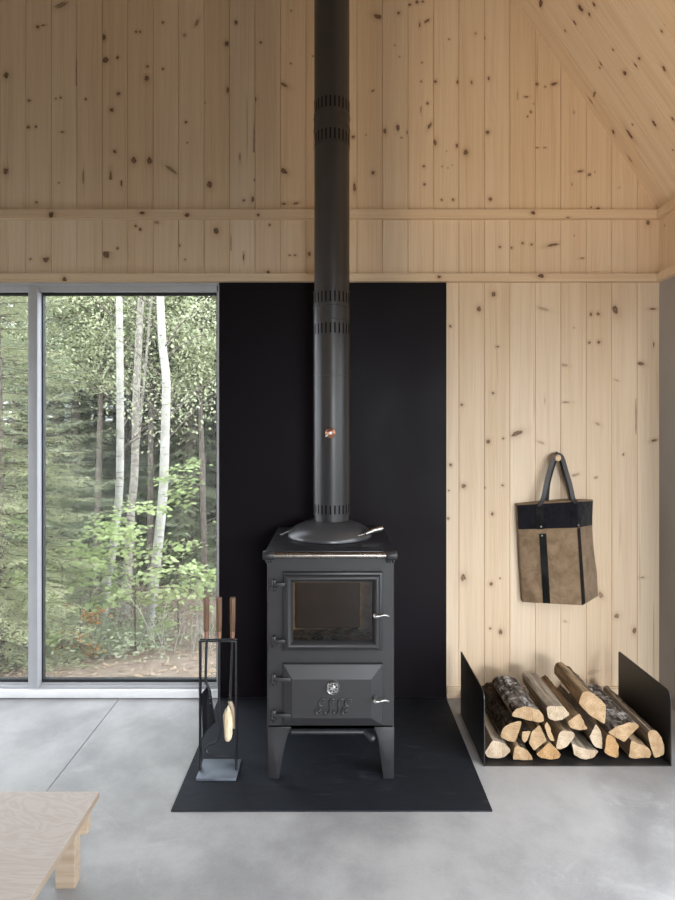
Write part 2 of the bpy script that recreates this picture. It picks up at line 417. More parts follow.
def zk(ox, oy, sc, rows):                       # knots read from the photograph: x, y, radius across, radius along, tilt, darkness
    out = []
    for q in rows:
        x, y, ra = q[:3]; rb = q[3] if len(q) > 3 else ra; an = q[4] if len(q) > 4 else 0; dk = q[5] if len(q) > 5 else .95
        out.append((ox+x/sc, oy+y/sc, ra/sc, rb/sc, math.radians(an), dk))
    return out
K = []
K += zk(350, 0, 3.97, [(108,62,18,10,-20),(192,48,7),(177,176,3.5),(196,222,3.5),(236,15,8,6),(265,5,8),(288,3,6),(276,95,4,12),(304,80,14,6,30),(285,245,4),(282,320,4),(307,407,6),(281,430,3,20,0,.6),(316,495,7,17,-30),(292,657,6),(295,728,6),(392,152,4),(338,320,7),(426,322,5,9),(382,597,2.5),(365,657,3),(388,663,3),(404,652,2.5),(363,790,5),(408,789,6),(337,562,8,14),(424,575,6,10),(459,602,11,13),(497,130,7,7,0,.4),(533,148,3,8),(482,324,5,9),(550,308,5,9),(546,522,9),(556,787,8,9),(664,377,3,22,0,.5),(12,540,8),(17,740,7,20),(90,357,7,4,30),(63,532,3),(91,683,8,9),(137,517,8,12),(190,503,10,14),(225,522,3,8),(203,543,7,2.5)])
K += zk(0, 0, 2.045, [(12,152,6,7),(11,348,6,8),(77,53,4),(88,50,5,2,10),(125,8,18,6,20,.7),(59,204,4,3),(57,258,4),(73,257,3),(74,412,3),(114,200,2),(124,198,2.5),(127,268,4,2),(120,372,2),(175,201,3),(212,75,5,7),(215,121,8,6),(240,116,3.5),(242,190,5),(228,223,5),(234,308,4),(248,372,2.5,8),(226,360,3,18),(170,360,2.5,18,0,.7),(278,63,3),(286,63,3),(300,159,6,7),(301,134,3),(273,326,6,8),(305,327,6,9),(333,44,3),(333,139,3),(350,345,16,5,-35,.7),(402,45,4,10,-20,.7),(377,70,4,4,0,.6),(380,248,3),(383,290,2),(463,88,5,6),(465,182,3,7),(428,376,6,8),(418,208,2),(482,44,4,5),(522,201,3,5),(490,320,2,10,0,.6),(498,408,3),(516,406,3.5,7),(521,366,2.5),(533,85,3),(595,20,2),(594,128,2),(580,171,10,4,-30),(580,348,9,5,-30),(580,415,6,3),(605,414,7,3,15),(640,113,2),(156,150,2,40,0,.5),(519,300,2,60,0,.6)])
K += zk(0, 180, 2.045, [(94,161,8,6),(62,160,2.5),(217,150,9,10),(240,138,3),(286,99,4),(277,92,3),(442,102,6,8),(427,7,5,7),(378,161,2),(366,132,3),(472,130,2,30,0,.5),(498,155,2,10),(551,90,3),(548,187,4),(592,152,3,2),(603,152,3,2),(632,150,4,5),(320,85,8,4,0,.6)])
K += zk(500, 0, 3.857, [(67,367,3,22,0,.5),(100,370,10,4),(118,428,5),(106,446,4),(130,397,3),(142,321,6,5),(174,331,4),(208,320,14,7,15),(142,566,7,3),(172,566,6,3),(284,430,4,6,0,.4),(309,657,13,5,10),(345,670,8,6,25),(365,660,3),(277,707,3,8,0,.6),(458,720,6,5,0,.3),(376,801,9,6),(350,796,4)])
K += zk(470, 0, 3.0, [(89,738,4),(124,741,4),(157,727,4),(184,731,4),(248,732,20,5,12),(312,704,2),(336,772,8,3,0,.7),(533,665,6,9),(70,880,7,9)])
K += zk(420, 260, 2.647, [(156,127,7,9),(195,88,6,7),(80,173,4),(205,227,4,3),(193,350,4),(110,381,4),(180,478,6,7),(220,470,3),(81,541,4,5),(255,457,18,7,20),(325,127,18,5,-15,.4),(407,177,3,3,0,.4),(452,141,4,6,-20),(471,140,5),(448,216,4),(473,215,5),(382,276,10,4,-10,.5),(385,374,12,3,0,.6),(330,370,2,9,0,.4),(318,480,12,4,-20,.4),(516,130,8,14,20),(615,127,10,3),(584,272,10,5,-15),(618,222,2,8),(520,316,7,3,-20,.4),(470,431,8,4,-30,.5),(620,475,10,4,15),(536,513,2),(410,567,10,4,10,.6),(467,573,3),(571,410,2.5,60,0,.6)])
K += zk(440, 450, 2.872, [(67,101,8),(30,40,5),(24,114,3),(23,194,4),(128,106,3),(179,99,4),(150,181,5),(66,364,8,12),(146,382,6),(172,366,3),(174,520,7,9),(144,510,4),(392,68,10,4,20,.5),(445,77,4,4,0,.6),(507,474,8,8,0,.8),(461,414,7,13,40,.7),(558,517,6,10),(359,490,6,3,-20,.5),(580,364,8,3,0,.6),(525,10,4),(440,635,24,8,10,.25)])
def wallknot(q):
    p = at(q[0], q[1], WB); m = WB/F
    return (p.x, p.z, max(.0019, q[2]*m*.95), max(.0019, q[3]*m*.95), q[4], q[5]*(.68 if max(q[2], q[3])*m < .005 else .86))
WK = [wallknot(q) for q in K]
slope = lambda x: EAVE + (XR - abs(x - (XR+XL)/2) - (XR+XL)/2 - 0) * PITCH if False else EAVE + (min(XR - x, x - XL)) * PITCH
PW = .13407; S0 = .6562
seams = [XL] + [S0 + i*PW for i in range(-29, 8) if XL + .02 < S0 + i*PW < XR - .02] + [XR]
WX0, WX1, WZ = -2.62, -.607, 2.19              # window opening
w = Pine()
upper = [s_ for s_ in seams]
ridge = (XR+XL)/2
def hi_top(x): return slope(x)+.004
w.panel((0, WB, 0), (1,0,0), (0,0,1), (0,-1,0), upper, WZ, hi_top, WK, 5)
low_r = [.589-.01] + [s_ for s_ in seams if s_ > .62]
w.panel((0, WB, 0), (1,0,0), (0,0,1), (0,-1,0), low_r, 0, lambda x: WZ, WK, 6)
low_l = [s_ for s_ in seams if s_ < WX0 - .05] + [WX0]
w.panel((0, WB, 0), (1,0,0), (0,0,1), (0,-1,0), low_l, 0, lambda x: WZ, (), 7, 2.)
w.panel((0, WB, 0), (1,0,0), (0,0,1), (0,-1,0), [WX1, 0., .579], 0, lambda x: WZ, (), 8)
w.build('wall_back')
# ceiling: boards run up the slope, parallel to the gable
SL = math.sqrt(1 + PITCH*PITCH); up = Vector((-1/SL, 0, PITCH/SL)); cn = Vector((-PITCH/SL, 0, -1/SL))
O = Vector((XR, WB+.012, EAVE)); CK = []
for q in zk(500, 0, 3.857, [(157,8,18,9,-50),(310,28,10,16,30),(343,52,6,8,30),(362,14,6,10,30),(287,85,6,11,30),(250,115,4,5),(435,188,4,5),(388,242,5,8,30),(384,258,4),(536,222,6),(522,248,4,10,20),(480,278,9),(363,360,14,5,0,.8),(349,385,3,15,10,.7),(594,473,6,15,25),(499,515,7,24,25),(510,477,4),(500,610,5,16,-20,.6),(623,117,4,7),(633,95,3),(632,262,6,12,30),(665,455,5,9,30)]):
    d = Vector(((q[0]-CX)/F, 1, -(q[1]-CY)/F)); o = Vector((0, 0, EYE))
    t = (O-o).dot(cn) / d.dot(cn); p = o + d*t; a = O.y - p.y; b = (p-O).dot(up)
    if a > .004: CK.append((a, b, q[2]*t/F, q[3]*t/F*1.1, 0 if q[3] > q[2] else .3, q[5]))
cw = .1337
cs = [0.] + [.112 + i*cw for i in range(0, 46) if .112 + i*cw < WB-YF-.02] + [WB-YF+.012]
c = Pine(); ln = (XR - ridge) * SL
c.panel(O, (0,-1,0), up, cn, cs, 0, lambda a: ln, CK, 11, .4)
up2 = Vector((1/SL, 0, PITCH/SL)); cn2 = Vector((PITCH/SL, 0, -1/SL))
c.panel((XL, WB+.012, EAVE), (0,-1,0), up2, cn2, cs, 0, lambda a: ln, (), 12, 1.)
c.build('ceiling')
# trims
t = Pine()
rk = lambda rows, Y: [(at(x, y, Y).x, at(x, y, Y).z, .013, .013, 0, .95) if False else (at(x, y, Y).x, at(x, y, Y).z, rx/190, rz/190, 0, .95) for x, y, rx, rz in rows]
t.beam(XL, XR-.03, WB-.03, WB, 2.512, 2.558, 0, 3, rk([(51,214,3,3.5),(142,212,3.2,2),(187,214,2.6,2.2),(258,214,1.5,1.5),(533,212,2.4,2),(568,217,2,1)], 2.917))
t.build('trim_1')
t = Pine()
t.beam(XL, .828, WB-.032, WB, 2.183, 2.2235, 0, 8, rk([(64,279,2.5,3),(439,276,2,1.6)], 2.915))
t.beam(.829, XR-.03, WB-.032, WB, 2.183, 2.2235, 0, 19, rk([(541,275,3.3,2)], 2.915))
t.build('trim_2')
t = Pine()
t.beam(.592, XR-.002, WB-.014, WB, 0.002, .062, 0, 21)
t.build('baseboard_back')
t = Pine(); t.beam(XR-.03, XR, YF, WB, 2.512, 2.558, 1, 5); t.build('trim_3')
t = Pine(); t.beam(XR-.032, XR, YF, WB, 2.183, 2.2235, 1, 9); t.build('trim_4')
# right wall: pine band above, grey below with a wide window towards the camera
r_ = Pine(); ry = [YF + i*.1337 for i in range(46)] + [WB]; ry = sorted(y for y in ry if y <= WB)
r_.panel((XR, 0, 0), (0,1,0), (0,0,1), (-1,0,0), ry, 2.2, lambda a: EAVE, (), 15, 1.2); r_.build('wall_right')
RW0, RW1, RWZ = -2.2, 1.9, 2.0
bm = B(); box(bm, XR, XR+.1, RW1, WB, 0, 2.2); box(bm, XR, XR+.1, YF, RW0, 0, 2.2); box(bm, XR, XR+.1, RW0, RW1, RWZ, 2.2)
struct('wall_right_lower', bm, M['grey'])
LW0, LW1 = 1.7, 2.85
bm = B(); box(bm, XL-.1, XL, YF, LW0, 0, EAVE); box(bm, XL-.1, XL, LW1, WB, 0, EAVE); box(bm, XL-.1, XL, LW0, LW1, 2.15, EAVE); struct('wall_left', bm, M['plaster'])
FW0, FW1, FWZ = .55, 1.66, 2.02
bm = B(); box(bm, XL, FW0, YF-.1, YF, 0, EAVE); box(bm, FW1, XR, YF-.1, YF, 0, EAVE); box(bm, FW0, FW1, YF-.1, YF, FWZ, EAVE)
prism(bm, [(XL, YF, EAVE), (XR, YF, EAVE), (ridge, YF, EAVE+(XR-ridge)*PITCH)], (0, -.1, 0)); struct('wall_rear', bm, M['plaster'])
# floor with a sawn joint
JX = -1.126; bm = B()
box(bm, XL, JX-.002, YF, WB, -.12, 0); box(bm, JX+.002, XR, YF, WB, -.12, 0); box(bm, JX-.002, JX+.002, YF, WB, -.12, -.012)
box(bm, WX0, WX1, WB, WB+.14, -.12, -.002)
struct('floor', bm, M['concrete'])

# ------------------------------------------------------------------ window
def window(name, x0, x1, z0, z1):
    root = bpy.data.objects.new(name, None); C.objects.link(root); root.location = ((x0+x1)/2, WB+.05, z0); ORG[root] = root.location.copy()
    root['kind'] = 'structure'
    return root
win = window('window_1', WX0, WX1, 0, WZ)
mx0, mx1 = at(27.5, 0, 2.925).x, at(37.2, 0, 2.925).x
gz0, gz1 = .086, 2.124
bm = B()
box(bm, WX0, WX1, WB+.0, WB+.056, gz1+.012, 2.184, .003)      # head
box(bm, WX0, WX1, WB-.004, WB+.056, gz1+.045, 2.183, .003)
box(bm, WX0, WX0+.06, WB, WB+.056, .06, WZ, .003)
box(bm, WX1-.012, WX1, WB, WB+.056, .06, WZ, .002)
box(bm, WX0, WX1, WB+.014, WB+.056, .056, gz0-.014, .003)
box(bm, WX0, WX1, WB+.002, WB+.06, .047, .062, .003)
obj('window_frame', bm, M['alu'], win, 40)
bm = B()
box(bm, WX0, WX1, WB-.014, WB+.06, .003, .0455, .004)
obj('window_sill', bm, M['sill'], win, 40)
bm = B(); box(bm, mx0, mx1, WB-.022, WB+.056, .062, gz1+.03, .006)
obj('mullion', bm, M['alu'], win, 40)
for a, b in ((WX0+.06, mx0), (mx1, WX1-.012)):
    bm = B(); g = .006
    box(bm, a, b, WB+.022, WB+.05, gz0-.016, gz0); box(bm, a, b, WB+.022, WB+.05, gz1, gz1+.014)
    box(bm, a, a+g, WB+.022, WB+.05, gz0, gz1); box(bm, b-g, b, WB+.022, WB+.05, gz0, gz1)
    ga = obj('gasket', bm, M['gasket'], win)
    bm = B(); v = [bm.verts.new(p) for p in ((a+g, WB+.036, gz0), (b-g, WB+.036, gz0), (b-g, WB+.036, gz1), (a+g, WB+.036, gz1))]; bm.faces.new(v)
    obj('pane', bm, M['pane'], win)

# ------------------------------------------------------------------ black steel behind and under the stove
bm = B(); box(bm, -.605, .589, WB-.008, WB, .006, 2.1825, .001)
tag(obj('wall_panel', bm, M['panel']), 'tall black steel heat shield panel on the pine wall behind the stove', 'panel')
bm = B(); box(bm, -.605, .587, 2.074, WB-.008, 0, .006, .0015)
tag(obj('hearth_plate', bm, M['plate']), 'flat black steel hearth plate lying on the concrete under the stove', 'hearth')
HZ = .006

# ------------------------------------------------------------------ stove
SX, SY = -.0125, 2.262                          # centre line, front face
def sx(px, Y=SY): return (px - CX) * Y / F
def sz(py, Y=SY): return EYE - (py - 1.5 - CY) * Y / F
st = thing('wood_stove', 'dark grey cast iron wood stove on four legs with two doors and domed lid', 'stove', (SX, SY+.24, HZ))
x0, x1 = sx(266.8), sx(394.0); yb = SY+.50
zb, zt = sz(729), .9085
wx0, wx1, wz0, wz1 = sx(289), sx(376), sz(648), sz(579)
bm = B(); t = .012
for a, b, c0, d in ((x0+.007, wx0, zb, zt), (wx1, x1-.007, zb, zt), (wx0, wx1, zb, wz0), (wx0, wx1, wz1, zt)): box(bm, a, b, SY, SY+t, c0, d)
box(bm, x0, x0+t, SY+.007, yb, zb, zt); box(bm, x1-t, x1, SY+.007, yb, zb, zt); box(bm, x0, x1, yb-t, yb, zb, zt); box(bm, x0+.007, x1-.007, SY, yb, zb, zb+t)
for xx in (x0+.007, x1-.007): lathe(bm, [(.007, zb), (.007, zt)], (xx, SY+.007, 0), 28)
obj('body', bm, M['iron'], st, 40)
# top plate, towel rail and its brackets
tx0, tx1 = sx(265, 2.25), sx(394.8, 2.25)
bm = B(); box(bm, tx0, tx1, 2.247, 2.775, .9085, .9285, .003); obj('top_plate', bm, M['irond'], st, 40)
bm = B(); tube(bm, [(tx0+.03, 2.222, .9165), (tx1-.03, 2.222, .9165)], .0115, 20); obj('towel_rail', bm, M['rail'], st, 60)
for s_, xx in ((-1, tx0), (1, tx1)):
    bm = B(); xc = xx - s_*.017
    lathe(bm, [(.0165, -.022), (.0185, -.019), (.0185, .019), (.0165, .022)], (xc, 2.222, .9165), 24, 'X')
    box(bm, xc-.017, xc+.017, 2.224, 2.256, .896, .9275, .003)
    for q in range(3): box(bm, xc-.015+q*.011, xc-.008+q*.011, 2.236, 2.262, .881, .899, .002)
    obj('rail_bracket', bm, M['iron'], st, 40)
# domed lid
dc = (SX-.008, 2.556); bm = B(); prof = [(.0, .0)]
prof = [(.172, 0), (.190, .003), (.1905, .012), (.185, .024), (.170, .040), (.148, .056), (.122, .068), (.095, .077), (.07, .082)]
lathe(bm, [(r, .9288+h*.88) for r, h in prof], (*dc, 0), 72)
lid = obj('domed_lid', bm, M['dome'], st, 60)
bm = B(); p0 = at(355, 535.5, 2.43); p1 = at(366, 532.5, 2.43); p2 = at(373.5, 529.5, 2.45); p3 = at(382, 527.5, 2.47)
tube(bm, [p0, p0.lerp(p1, .6), p1], .0042, 12); tube(bm, spline([p1, p1.lerp(p2, .5), p2, p3], 5), [.007]+[.010]*5+[.0125]*9+[.011], 16)
lathe(bm, [(.006, -.008), (.009, -.005), (.009, .005), (.006, .008)], p1, 20, 'X'); lathe(bm, [(.003, -.006), (.009, -.003), (.009, .003), (.003, .006)], p0, 16, 'X')
obj('lid_handle', bm, M['chrome'], lid, 60)
bm = B(); q0, q1 = at(281.5, 537, 2.56), at(289.5, 530, 2.56); q0.z = max(q0.z, .9335)
tube(bm, [q0, q1], .0035, 10); lathe(bm, [(.006, -.008), (.006, .008)], q0, 14, 'X'); obj('lid_hinge', bm, M['chrome'], lid, 60)
# firebox
fx0, fx1, fz0, fz1, fy = wx0-.002, wx1+.002, wz0-.004, wz1+.012, SY+.21
bm = B()
box(bm, fx0-.012, fx0, SY+.013, fy, fz0, fz1); box(bm, fx1, fx1+.012, SY+.013, fy, fz0, fz1)
box(bm, fx0, fx1, fy-.006, fy+.006, fz0, fz1); box(bm, fx0, fx1, SY+.013, fy, fz0-.012, fz0); box(bm, fx0, fx1, SY+.013, fy, fz1, fz1+.012)
fb = obj('firebox', bm, M['brick'], st)
bm = B(); box(bm, fx0+.012, fx1-.058, fy-.022, fy-.007, fz0+.012, fz1-.004, .014, 4); obj('fireback', bm, M['fireback'], fb, 40)
bm = B(); n = 26
grid = [[bm.verts.new((fx0+.002+(fx1-fx0-.004)*i/n, SY+.02+(fy-.03-SY-.02)*j/n, fz0+.010+.010*mnoise.noise((i*.35, j*.35, 2))+.006*mnoise.noise((i*1.3, j*1.3, 5)))) for i in range(n+1)] for j in range(n+1)]
for j in range(n):
    for i in range(n): bm.faces.new((grid[j][i], grid[j][i+1], grid[j+1][i+1], grid[j+1][i]))
obj('ash_bed', bm, M['ash'], fb, 60)
bm = B(); prism(bm, [(fx0+.002, SY+.02, fz1-.028), (fx1-.002, SY+.02, fz1-.028), (fx1-.002, fy-.03, fz1-.004), (fx0+.002, fy-.03, fz1-.004)], (0, 0, -.006)); obj('baffle', bm, M['ashw'], fb)
rg = random.Random(3)
bm = B()
for i in range(16):
    p = Vector((rg.uniform(fx0+.04, fx1-.05), rg.uniform(SY+.06, fy-.05), fz0+.018)); l = rg.uniform(.008, .02); an = rg.uniform(-.7, .7)
    d = Vector((math.cos(an), math.sin(an), rg.uniform(-.2, .3)))*l; tube(bm, [p-d, p+d*.2, p+d], [rg.uniform(.004, .008) for _ in range(3)], 7)
obj('charcoal', bm, M['char'], fb)['kind'] = 'stuff'
# doors
def latch(parent, px, py):
    X, Z = sx(px, 2.225), sz(py, 2.225); bm = B()
    lathe(bm, [(.009, -.004), (.010, .004), (.0075, .03)], (X, 2.212, Z), 20, 'Y')
    pts = spline([(X, 2.205, Z), (X+.012, 2.203, Z+.001), (X+.024, 2.201, Z+.004), (X+.038, 2.205, Z+.003), (X+.052, 2.211, Z-.003)], 4)
    tube(bm, pts, [.0095, .0092, .0088, .0082, .0076, .0070, .0064, .0058, .0054, .0052, .0050, .0048, .0046, .0045, .0044, .0042, .0038][:len(pts)], 12)
    obj('latch_handle', bm, M['chrome'], parent, 60, 'chrome latch lever')
def hinge(parent, px0, px1, py, ln):
    X, Z = sx(px0, 2.25), sz(py, 2.25); bm = B()
    lathe(bm, [(.006, -.026), (.010, -.021), (.0105, -.010), (.006, -.006), (.0085, -.004), (.0085, .016), (.006, .020)], (X+.006, 2.247, Z), 18, 'Z')
    box(bm, X+.006, sx(ln, 2.25), 2.236, 2.244, Z-.006, Z+.010, .002); box(bm, X-.004, X+.012, 2.247, SY, Z-.008, Z+.012, .002)
    obj('hinge', bm, M['iron'], parent, 50)
dx0, dx1, dz0, dz1 = sx(282.7, 2.24), sx(382.3, 2.24), sz(652.6, 2.24), sz(573.2, 2.24)
bm = B(); ring_frame(bm, dx0, dx1, dz0, dz1, SY, [(0, .0005), (0, .014), (.002, .0175), (.006, .019), (.009, .0195), (.011, .024), (.015, .0285), (.020, .0305), (.025, .030), (.030, .0265), (.034, .021), (.0385, .012), (.040, .008), (.040, .001)])
ud = obj('upper_door', bm, M['iron'], st, 30)
bm = B(); v = [bm.verts.new(p) for p in ((dx0+.039, SY-.008, dz0+.039), (dx1-.039, SY-.008, dz0+.039), (dx1-.039, SY-.008, dz1-.039), (dx0+.039, SY-.008, dz1-.039))]; bm.faces.new(v)
obj('door_glass', bm, M['firepane'], ud, None, 'smoked glass pane')
latch(ud, 375.2, 615); hinge(ud, 272.5, 282, 585, 285.5); hinge(ud, 272.5, 282, 641.5, 285.5)
ex0, ex1, ez0, ez1 = sx(282.7, 2.24), sx(382.8, 2.24), sz(727, 2.24), sz(665.4, 2.24)
bm = B(); il, ir, ib, it = .038, .047, .036, .056
L = []
for d, h in ((0, .0005), (0, .012), (.001, .015), (.004, .0165)):
    L.append([bm.verts.new(p) for p in ((ex0+d, SY-h, ez0+d), (ex1-d, SY-h, ez0+d), (ex1-d, SY-h, ez1-d), (ex0+d, SY-h, ez1-d))])
for fct, h in ((1, .028),):
    L.append([bm.verts.new(p) for p in ((ex0+il, SY-h, ez0+ib), (ex1-ir, SY-h, ez0+ib), (ex1-ir, SY-h, ez1-it), (ex0+il, SY-h, ez1-it))])
for a, b in zip(L, L[1:]):
    for i in range(4): bm.faces.new((a[i], a[(i+1) % 4], b[(i+1) % 4], b[i]))
bm.faces.new(L[-1])
ld = obj('lower_door', bm, M['iron'], st, 4)
latch(ld, 375.2, 699.5); hinge(ld, 272.5, 282, 679.5, 291); hinge(ld, 272.5, 282, 715.5, 291)
Yd = SY-.028
dX, dZ = sx(332.8, Yd), sz(688, Yd); bm = B()
lathe(bm, [(.027, .0), (.027, -.006), (.0245, -.009), (.022, -.007), (.021, -.004)], (dX, Yd, dZ), 40, 'Y')
dial = obj('air_dial', bm, M['chrome'], ld, 40, 'round chrome air control dial')
bm = B()
for i in range(8):
    a = i*math.pi/4+.2; lathe(bm, [(.0032, 0), (.0032, -.0012)], (dX+.0145*math.cos(a), Yd-.004, dZ+.0145*math.sin(a)), 10, 'Y')
obj('dial_hole', bm, M['dark'], dial)
bm = B(); lathe(bm, [(.009, -.004), (.009, -.009), (.006, -.012)], (dX, Yd, dZ), 24, 'Y'); obj('dial_knob', bm, M['chrome'], dial, 40)
E = [(.95,.86),(.98,.97),(.75,1.0),(.48,.96),(.32,.80),(.40,.62),(.68,.53),(.36,.49),(.12,.33),(.08,.13),(.28,.0),(.55,.04),(.66,.20),(.55,.30),(.46,.22)]
S = [(.92,.84),(1.02,.95),(.80,1.02),(.56,.93),(.52,.75),(.62,.52),(.66,.28),(.52,.06),(.26,.0),(.06,.10),(.08,.26),(.22,.28)]
bm = B(); lh = .058
for ch, px in ((E, 314.6), (S, 323.6), (S, 332.4), (E, 340.8)):
    X0, Z0 = sx(px, Yd), sz(714.6, Yd)
    pts = spline([(X0+(a*.72+b*.16)*lh*.80, Yd+.0005, Z0+b*lh) for a, b in ch], 4)
    n_ = len(pts); tube(bm, pts, [.0060 if i in (0, n_-1) else .0038+.0018*math.sin(math.pi*i/(n_-1)) for i in range(n_)], 8)
obj('lettering', bm, M['iron'], ld, 60)
bm = B(); Y_ = 2.25
tube(bm, [(sx(291, Y_), Y_, sz(732.4, Y_)), (sx(366, Y_), Y_, sz(732.4, Y_))], .0105, 16)
tube(bm, spline([(sx(364, Y_), Y_-.004, sz(732.5, Y_)), (sx(369, Y_), Y_-.02, sz(734.5, Y_)), (sx(374, Y_), Y_-.03, sz(736.5, Y_))], 4), [.009, .011, .012, .0125, .013, .0135, .0135, .012, .008], 14)
obj('riddling_lever', bm, M['irond'], st, 60)
for s_, a0, a1, b0, b1 in ((-1, 267.2, 291, 268.4, 278.6), (1, 374.2, 394, 383.2, 393.6)):
    for yy, dp in ((SY, .014), (yb-.014, .014)):
        ax0, ax1, bx0, bx1 = sx(a0), sx(a1), sx(b0), sx(b1)
        inner = []
        for i in range(9):
            u = i/8; e = u**.62
            inner.append(((ax1+(bx1-ax1)*e) if s_ < 0 else (ax0+(bx0-ax0)*e), zb+(HZ-zb)*u))
        if s_ < 0: poly = [(ax0, zb+.006), (ax1, zb+.006)] + inner + [(bx0, HZ)]
        else: poly = [(ax1, zb+.006), (ax0, zb+.006)] + inner + [(bx1, HZ)]
        bm = B(); prism(bm, [(a, yy-(.001 if yy == SY else 0), b) for a, b in poly], (0, dp, 0), 0, .0008)
        xo = bx0 if s_ < 0 else bx1
        box(bm, *(sorted((xo, xo-s_*.008))), yy+.012 if yy == SY else yy-.05, yy+.06 if yy == SY else yy+.002, HZ, zb)
        obj('leg', bm, M['iron'], st, 30)

# ------------------------------------------------------------------ stovepipe
PX, PY = (331.7-CX)*2.563/F, 2.563
pz = lambda py: EYE - (py-.8-CY)*(PY-.083)/F
pp = thing('stovepipe', 'tall black round stovepipe rising from the stove past the gable wall', 'stovepipe', (PX, PY, 1.005))
def sleeve(name, r, zs, slots, parent, n=26, m='pipe'):
    """a pipe section; slots: rows (z0, z1) of n vertical openings over a dark liner"""
    bm = B(); cuts = sorted({z for z in zs} | {z for s_ in slots for z in s_}); ang = []
    for i in range(n):
        b = 2*math.pi*i/n; d = 2*math.pi/n
        ang += [b, b+d*.18, b+d*.36, b+d*.55, b+d*.70, b+d*.85]
    rings = [[bm.verts.new((PX+r*math.cos(t_), PY+r*math.sin(t_), z)) for t_ in ang] for z in cuts]; na = len(ang)
    for j in range(len(cuts)-1):
        hole = any(a-1e-6 <= cuts[j] and cuts[j+1] <= b+1e-6 for a, b in slots)
        for i in range(na):
            if hole and i % 6 in (0, 1): continue
            bm.faces.new((rings[j][i], rings[j][(i+1) % na], rings[j+1][(i+1) % na], rings[j+1][i]))
    o = obj(name, bm, M[m], parent, 60)
    for a, b in slots:
        bm = B(); lathe(bm, [(r-.004, a-.003), (r-.004, b+.003)], (PX, PY, 0), 40); obj('vent_liner', bm, M['dark'], o)
    return o
R1, R2 = .0835, .0805
bm = B(); lathe(bm, [(.079, 1.0015), (.079, pz(515))], (PX, PY, 0), 60); obj('pipe_neck', bm, M['pipe'], pp, 60)
low = sleeve('lower_pipe', R1, (pz(517), pz(333.3)), [(pz(514.5), pz(505.5))], pp)
sleeve('pipe_collar', R1+.0005, (pz(333.5), pz(287.5)), [(pz(332.5), pz(322)), (pz(301), pz(290))], pp)
sleeve('upper_pipe', R2, (pz(290), pz(139.5)), [], pp)
sleeve('pipe_collar', R2+.002, (pz(139.5), pz(92)), [(pz(138), pz(127)), (pz(105.5), pz(94.5))], pp)
sleeve('upper_pipe', R2, (pz(92.5), 4.95), [], pp)
for py, r in ((375, R1), (318, R1+.0005), (304, R1+.0005), (122, R2+.002), (109.5, R2+.002)):
    bm = B(); z = pz(py); lathe(bm, [(r-.002, z-.003), (r+.0016, z-.0015), (r+.0016, z+.0015), (r-.002, z+.003)], (PX, PY, 0), 64); obj('pipe_seam', bm, M['pipe'], pp, 60)
bm = B(); kx, kz, ky = (330.3-CX)*2.475/F, EYE-(432-CY)*2.475/F, PY-R1
pts = []
for i in range(60):
    a = i*.52; rr = .008+.014*i/60; pts.append((kx+rr*math.cos(a), ky-.016+.012*i/60, kz+rr*math.sin(a)))
tube(bm, pts, .0032, 8)
dk = obj('damper_knob', bm, M['copperp'], pp, 60, 'copper coiled damper handle')
bm = B(); lathe(bm, [(.006, -.022), (.007, -.018), (.007, .004)], (kx, ky, kz), 16, 'Y'); tube(bm, [(kx-.004, ky-.012, kz), (kx-.021, ky-.014, kz-.016)], .003, 8); obj('damper_rod', bm, M['chrome'], dk, 60)

# ------------------------------------------------------------------ fire tools
FY = 2.312
f3 = lambda zx, zy, Y=FY: at(170+zx/4.09, 580+zy/4.09, Y)
ts = thing('tool_stand', 'black steel fire tool stand with flat base beside the stove', 'stand', (-.475, FY, HZ))
bm = B(); box(bm, -.555, -.394, 2.245, 2.378, HZ, HZ+.010, .001); obj('base', bm, M['mildsteel'], ts, 30)
bm = B(); xl, xr, zt_ = f3(123, 0).x, f3(270, 0).x, f3(0, 240).z
for xx in (xl, xr): box(bm, xx-.003, xx+.003, FY-.013, FY+.013, HZ+.010, zt_-.0055, .0008)
for yy in (-.013, .0068): box(bm, xl-.003, xr+.003, FY+yy, FY+yy+.0062, zt_-.006, zt_, .0015)
obj('frame', bm, M['bsteel'], ts, 30)
def handle(parent, zx0, zx1):
    a, b = f3(zx1, 240), f3(zx0, 68); d = (b-a); bm = B()
    tube(bm, [a+d*.20, a+d*.5, a+d*.97, b], [.0105, .0125, .0130, .0115], 6); obj('handle', bm, M['walnut'], parent, 25, 'walnut handle')
    bm = B(); tube(bm, [a+Vector((0, 0, .0075)), a+d*.20], [.0095, .0107], 6); obj('ferrule', bm, M['copper'], parent, 25, 'copper ferrule')
    return a
sh = thing('fire_shovel', 'black ash shovel with wooden handle hanging leftmost in the tool stand', 'fire tool', f3(150, 640), 'fire tools in the stand')
a = handle(sh, 148, 149); bm = B()
tube(bm, spline([a, f3(147, 320), f3(146, 405), f3(157, 440), f3(160, 470)], 5), .0052, 10); obj('rod', bm, M['bsteel'], sh, 60)
bm = B()
A_ = [f3(128, 462, 2.285), f3(133, 645, 2.285)]; pts = [f3(152, 430, FY), f3(166, 470, 2.325), f3(186, 580, 2.335), f3(165, 596, 2.33), f3(152, 605, 2.31), f3(149, 640, 2.296)]
v = [bm.verts.new(p) for p in (f3(150, 432, 2.318), f3(128, 462, 2.285), f3(132, 645, 2.285), f3(150, 612, 2.31))]
v2 = [bm.verts.new(p) for p in (f3(166, 445, 2.322), f3(186, 578, 2.338))]
bm.faces.new((v[0], v[1], v[2], v[3])); bm.faces.new((v[0], v[3], v2[1], v2[0]))
bmesh.ops.solidify(bm, geom=bm.faces[:], thickness=.004); so = obj('blade', bm, M['bsteel'], sh)
